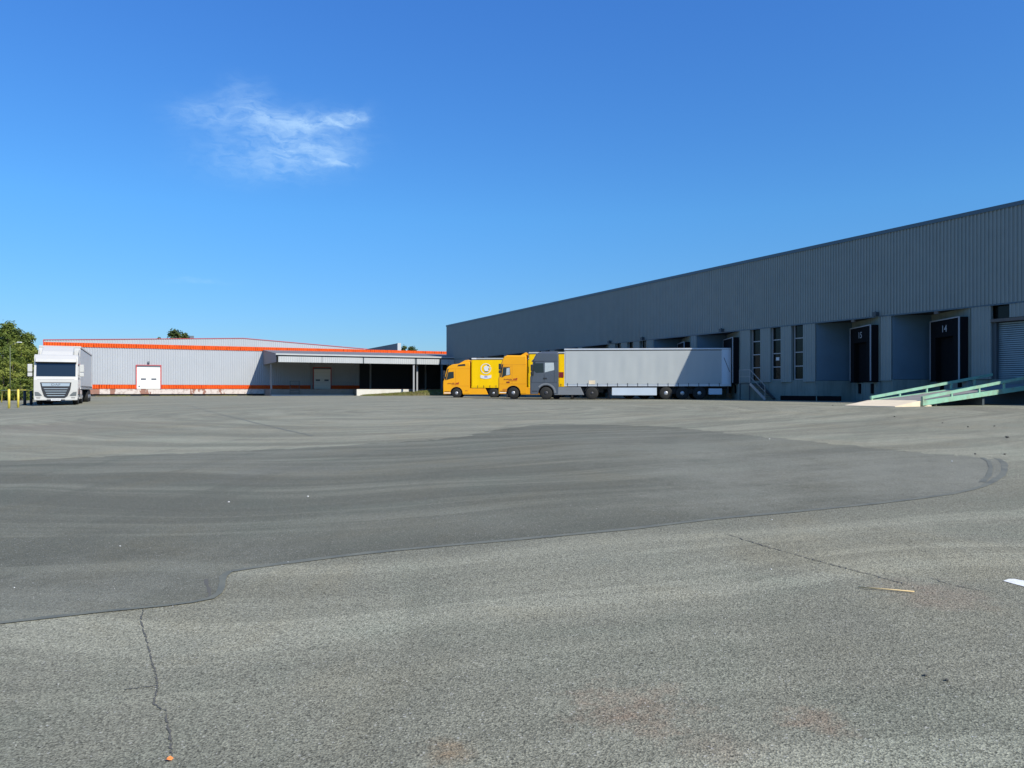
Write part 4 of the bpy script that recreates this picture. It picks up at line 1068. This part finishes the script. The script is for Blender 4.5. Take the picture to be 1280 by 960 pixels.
# yellow posts and barrier at the far left
def bollard(px, pb, h, label, m_=M['yellow_post'], r=.075):
    p = gp(px, pb); m = MB(); m.tube((0, 0, -.1), (0, 0, h-.04), r, n=16); m.tube((0, 0, h-.04), (0, 0, h), r, r*.5, n=16)
    o = m.build('bollard', m_); o.location = p; tag(o, label, 'bollard', 'yellow bollards beside the white truck'); return o
bollard(11.3, 510.5, 1.14, 'yellow bollard nearest the left edge of the photo', r=.068)
bollard(22.8, 509.5, 1.12, 'yellow bollard in front, closest to the shadow of the white truck', r=.062)
bollard(18.0, 500.5, 1.10, 'thinner yellow bollard set farther back, between two nearer ones', r=.048)
pa = gp(31, 506.5); pb_ = gp(39, 506.0)
br = empty('barrier_rail', pa); tag(br, 'low barrier with dark posts and a yellow rail left of the white truck', 'barrier')
for q in (pa, pb_): m = MB(); d = q-pa; m.tube((d.x, d.y, -.1), (d.x, d.y, .98), .09, n=12); m.build('post', M['dark_post'], br)
m = MB(); e = gp(2, 503); d1 = e-pa; d2 = pb_-pa; m.tube((d1.x, d1.y, 1.0), (d2.x+.3, d2.y, 1.02), .045, n=8); m.build('rail', M['yellow_post'], br)
m = MB(); m.tube((d1.x, d1.y, -.1), (d1.x, d1.y, 1.0), .05, n=8); m.build('post', M['yellow_post'], br)
p = gp(-1, 496); m = MB(); bmesh.ops.create_icosphere(m.bm, subdivisions=3, radius=.5, matrix=Matrix.Diagonal((1.3, .8, .9, 1)))
for v in m.bm.verts: v.co *= 1+.10*math.sin(v.co.x*7+v.co.z*5)
o = m.build('boulder', M['white_stone'], smooth=True); o.location = p+Vector((0, 0, .2)); tag(o, 'white boulder at the left edge under the trees', 'boulder')

# ------------------------------------------------------------------ vegetation
def leaf_mat(name, c0, c1, c2):
    m = bpy.data.materials.new(name); m.use_nodes = True; T = NT(m.node_tree)
    b = m.node_tree.nodes['Principled BSDF']; b.inputs['Roughness'].default_value = .6; b.inputs['Specular IOR Level'].default_value = .25
    g = T.n.new('ShaderNodeNewGeometry'); tcn = T.n.new('ShaderNodeTexCoord').outputs['Object']
    c = T.mix(g.outputs['Random Per Island'], (*c0, 1), (*c1, 1))
    c = T.mix(T.ramp(T.noise(tcn, .55, 3), .42, .64), c, (*c2, 1))
    T.l.new(c, b.inputs['Base Color'])
    tr = T.n.new('ShaderNodeBsdfTranslucent'); T.l.new(c, tr.inputs['Color'])
    mx = T.n.new('ShaderNodeMixShader'); mx.inputs[0].default_value = .28
    T.l.new(b.outputs[0], mx.inputs[1]); T.l.new(tr.outputs[0], mx.inputs[2])
    T.l.new(mx.outputs[0], m.node_tree.nodes['Material Output'].inputs['Surface'])
    return m
M['leaf_a'] = leaf_mat('mid_green_leaves', (.11, .155, .026), (.23, .275, .05), (.08, .115, .022))
M['leaf_b'] = leaf_mat('olive_green_leaves', (.19, .225, .036), (.31, .33, .07), (.14, .18, .03))
M['leaf_c'] = leaf_mat('dark_green_leaves', (.06, .09, .02), (.12, .155, .035), (.04, .065, .016))
M['grass'] = leaf_mat('roadside_grass', (.14, .17, .035), (.30, .30, .09), (.20, .17, .07))
M['soil'] = mat('dry_soil', (.17, .14, .08), .95, 0, .2, 1.5, .4, 20)

def tree(name, x, y, h, w, leaves, label, group, kind='dome', n_cl=60, leaf=.20, per=55, base=.08):
    z0 = G(x, y); t = empty(name, (x, y, z0)); tag(t, label, 'shrub' if name == 'shrub' else 'tree', group)
    rnd = random.Random(int(abs(x*131+y*17+h*7)))
    m = MB(); m.tube((0, 0, -.2), (0.05*h*.1, 0, h*.45), h*.022+.04, h*.014+.02, 8)
    for i in range(6):
        a = rnd.uniform(0, 6.28); m.tube((0, 0, h*rnd.uniform(.15, .4)), (math.cos(a)*w*.3, math.sin(a)*w*.3, h*rnd.uniform(.45, .8)), h*.012+.02, .01, 5)
    m.tube((0, 0, h*.4), (0, 0, h*.92), h*.014+.02, .015, 6); m.build('trunk', M['bark'], t)
    m = MB()
    for i in range(n_cl):
        u_ = rnd.random(); zc = h*(base+(1-base)*u_*.97)
        if kind == 'cone': rad = w/2*(1-((zc/h-base)/(1-base)))**.75*1.05+.12
        elif kind == 'col': rad = w/2*(math.sin(math.pi*min(1, (u_*.86+.12)))**.55)
        else: rad = w/2*math.sqrt(max(.02, 1-((u_-.38)/.66)**2))
        a = rnd.uniform(0, 6.28); r_ = rad*math.sqrt(rnd.uniform(.18, 1.0))
        c = Vector((math.cos(a)*r_, math.sin(a)*r_, zc)); cs = rnd.uniform(.55, 1.15)*(.055*h+.09*w)*.85
        for j in range(per):
            d = Vector((rnd.gauss(0, 1), rnd.gauss(0, 1), rnd.gauss(0, .75))); d = d.normalized()*cs*rnd.uniform(.35, 1.0)
            p = c+d; p.z = max(.05, min(p.z, h*1.02)); s_ = leaf*rnd.uniform(.6, 1.3)
            nrm = (d.normalized()+Vector((rnd.gauss(0,.5), rnd.gauss(0,.5), rnd.gauss(0,.5)+.3))).normalized()
            x_ = nrm.orthogonal().normalized(); x_ = Matrix.Rotation(rnd.uniform(0, 6.28), 3, nrm) @ x_; y_ = nrm.cross(x_)
            m.bm.faces.new([m.bm.verts.new(q) for q in (p-x_*s_*.5, p-y_*s_*.32, p+x_*s_*.5, p+y_*s_*.32)])
    bm = m.bm; me = bpy.data.meshes.new('crown'); bm.to_mesh(me); bm.free(); me.materials.append(leaves)
    o = bpy.data.objects.new('crown', me); col.objects.link(o); o.parent = t
    return t
def tree_px(name, px, ytop, Y, w, leaves, label, group, **k):
    x = (px-640)/F*Y; h = EYE+(489-ytop)/F*Y-G(x, Y)
    return tree(name, x, Y, h, w, leaves, label, group, **k)
GT = 'trees at the left edge behind the white truck'
tree_px('broadleaf_tree', -14, 400, 86, 7, M['leaf_a'], 'tall dense green tree cut by the left edge of the photo', GT, n_cl=110, per=70, leaf=.26)
tree_px('conifer_tree', 9.5, 402, 84, 3.6, M['leaf_a'], 'highest pointed green tree at the left edge', GT, kind='cone', n_cl=95, per=70, leaf=.24)
tree_px('conifer_tree', 21, 410, 87, 3.4, M['leaf_c'], 'dark pointed tree just right of the highest one', GT, kind='cone', n_cl=80, per=70, leaf=.24)
tree_px('conifer_tree', 34, 416, 85, 3.2, M['leaf_a'], 'pointed green tree midway between the highest one and the white truck', GT, kind='cone', n_cl=80, per=70, leaf=.24)
tree_px('broadleaf_tree', 27, 428, 80, 4.0, M['leaf_b'], 'rounded olive green tree in front of the pointed ones', GT, n_cl=80, per=65, leaf=.24)
tree_px('broadleaf_tree', 45, 431, 92, 3.4, M['leaf_c'], 'dark tree partly hidden by the white truck', GT, n_cl=60, per=65, leaf=.24)
tree_px('broadleaf_tree', 4, 432, 78, 4.4, M['leaf_a'], 'rounded green tree low in front at the left edge', GT, n_cl=80, per=65, leaf=.24)
tree_px('shrub', 4, 463, 72, 3.6, M['leaf_b'], 'round olive shrub under the trees at the left edge', GT, n_cl=60, per=70, leaf=.17, base=.02)
tree_px('shrub', 16, 452, 75, 3.4, M['leaf_b'], 'taller yellow-green shrub beside the round one', GT, n_cl=60, per=70, leaf=.17, base=.02)
tree_px('shrub', 36, 462, 78, 4.2, M['leaf_c'], 'dark bushy shrub right behind the yellow posts', GT, n_cl=60, per=70, leaf=.19, base=.02)
tree_px('shrub', -12, 455, 76, 3.4, M['leaf_c'], 'dark shrub cut off by the left edge of the photo', GT, n_cl=50, per=60, leaf=.19, base=.02)
tree_px('shrub', 26, 474, 71, 3.0, M['leaf_a'], 'low green shrub close to the barrier rail', GT, n_cl=50, per=60, leaf=.17, base=.02)
GF = 'treetops showing over the white warehouse'
tree_px('broadleaf_tree', 224, 412.5, 182, 7.2, M['leaf_c'], 'broad treetop peeping over the ridge of the white warehouse', GF, n_cl=80, per=60, leaf=.5)
tree_px('broadleaf_tree', 515, 433, 200, 3.0, M['leaf_c'], 'low rounded treetop right of the distant white wall end', GF, n_cl=40, per=50, leaf=.5)
tree_px('conifer_tree', 505.5, 431, 200, 2.2, M['leaf_c'], 'small pointed treetop touching the distant white wall end', GF, kind='cone', n_cl=40, per=50, leaf=.5)
tree_px('broadleaf_tree', 198.5, 421.6, 182, 2.2, M['leaf_c'], 'tiny treetop just showing left of the broad one', GF, n_cl=30, per=40, leaf=.4)

# street lamp among the trees
q = ((25-640)/F*70, 70); lp = empty('street_lamp', (q[0], q[1], G(*q))); tag(lp, 'pale street lamp head against the trees at the far left', 'street lamp')
hl = EYE+(489-428)/F*70-G(*q)
m = MB(); m.tube((-.9, 0, 0), (-.9, 0, hl-.3), .05, .03, n=8); m.tube((-.9, 0, hl-.3), (-.3, 0, hl), .03, n=8); m.build('pole', M['lamp_pole'], lp)
m = MB(); m.prism([(-.25, hl-.04), (.15, hl-.02), (.1, hl+.05), (-.2, hl+.05)], -.12, .12); m.build('lamp_head', M['lamp_head'], lp, bevel=.02)

# grassy bank against the white wall
m = MB(); nx, ny = 60, 14; VS = []
D0, D1 = 9.9, 13.6
a0_, a1_ = A_(455, 12), A_(557, 12)
cen = Vector((Xr, Yr))
def bank_z(s, t): return max(0, math.sin(math.pi*min(1, max(0, t)))**.8)*(.02+.80*min(1, max(0, s))**1.0)*(1 if s < .94 else max(0, (1-s)/.06))
for i in range(nx+1):
    rw_ = []
    for j in range(ny+1):
        s_ = i/nx; t_ = j/ny; pp = cen+w2*(a0_+(a1_-a0_)*s_)+n2*(D0+(D1-D0)*t_)
        rw_.append(m.bm.verts.new((pp.x, pp.y, G(pp.x, pp.y)-.05+bank_z(s_, t_)+random.uniform(0, .03))))
    VS.append(rw_)
for i in range(nx):
    for j in range(ny): f = m.bm.faces.new((VS[i][j], VS[i+1][j], VS[i+1][j+1], VS[i][j+1])); f.smooth = True
o = m.build('grass_bank', M['soil']); tag(o, kind='structure')
m = MB()
def blade(p, h, w_):
    a = random.uniform(0, 6.28); dx_, dy_ = math.cos(a)*w_, math.sin(a)*w_; lean = Vector((random.gauss(0, .3), random.gauss(0, .3), 0))*h
    m.bm.faces.new([m.bm.verts.new(q) for q in (p-Vector((dx_, dy_, 0)), p+Vector((dx_, dy_, 0)), p+lean+Vector((0, 0, h)))])
for i in range(9000):
    s_ = random.random(); t_ = random.random(); pp = cen+w2*(a0_+(a1_-a0_)*s_)+n2*(D0+(D1-D0)*t_)
    blade(Vector((pp.x, pp.y, G(pp.x, pp.y)-.05+bank_z(s_, t_))), random.uniform(.08, .28), .03)
for i in range(3500):      # thin weeds along the foot of both buildings
    a = random.uniform(aL, A_(330)); pp = cen+w2*a+n2*random.uniform(.1, 1.0)
    if math.sin(a*.9)+math.sin(a*2.3) > -.4: blade(Vector((pp.x, pp.y, G(pp.x, pp.y))), random.uniform(.05, .16), .03)
tag(m.build('grass', M['grass']), 'green and dry grass on the bank below the canopy posts', 'grass', kind='stuff')

# ------------------------------------------------------------------ litter on the asphalt
m = MB()
pts = [gp(1073, 735.5), gp(1143, 741.5)]
for a, b_ in zip(pts, pts[1:]): m.tube(a+Vector((0,0,.010)), b_+Vector((0,0,.010)), .0045, .0045, 6)
tag(m.build('straw_stalk', M['straw']), 'long pale yellow straw lying on the asphalt at the lower right', 'straw')
p = gp(211, 951.5); m = MB()
m.face([p+Vector(q) for q in ((-.014, 0, .004), (-.004, -.008, .010), (.012, -.003, .005), (.014, .010, .008), (.0, .012, .016), (-.010, .008, .010))])
tag(m.build('fallen_leaf', M['leaf_orange']), 'small orange leaf at the bottom left of the asphalt', 'leaf')
m = MB()
def stone(x, y, s_):
    mt = Matrix.Translation((x, y, G(x, y)+s_*.25)) @ Matrix.Rotation(random.uniform(0, 6), 4, 'Z') @ Matrix.Diagonal((s_, s_*random.uniform(.5,1), s_*.6, 1))
    bmesh.ops.create_icosphere(m.bm, subdivisions=1, radius=.5, matrix=mt)
for px, py, s_ in [(360,703,.03),(385,621,.06),(150,683,.04),(286,628,.06),(18,735,.03),(345,719,.02),(216,758,.02),(20,932,.012),(26,949,.010),(172,953,.009),(1215,813,.012),(1187,857,.010),(1175,925,.014),(1186,932,.010),
                   (964,712,.03),(962,549,.07),(1190,577,.06),(965,650,.03),(545,880,.006),(594,836,.006),(480,792,.01),(100,780,.012),(908,708,.02),(303,921,.008)]:
    g_ = gp(px, py); stone(g_.x, g_.y, s_*.42)
for i in range(420):
    y_ = 2.6+random.random()**1.6*26; x_ = random.uniform(-.68, .68)*y_; stone(x_, y_, random.uniform(.002, .006)+y_*.0002)
tag(m.build('gravel', M['white_stone']), 'tiny pale stones scattered over the asphalt', 'gravel', kind='stuff')
m = MB()
for i in range(70):
    y_ = 2.6+random.random()**1.5*34; x_ = random.uniform(-.68, .68)*y_; stone(x_, y_, random.uniform(.003, .007)+y_*.0002)
for px, py, s_ in [(1259,547.5,.08),(1118,521,.06),(1178,529,.05),(1210,534,.05),(1243,533,.05),(1041,507,.07),(1256,568.5,.05),(1219,568,.04),(1157,845,.02),(1184,851,.022),(575,794,.012)]:
    g_ = gp(px, py); stone(g_.x, g_.y, s_)
tag(m.build('dark_gravel', M['crack']), 'dark specks and crumbs of bitumen scattered over the asphalt', 'gravel', kind='stuff')
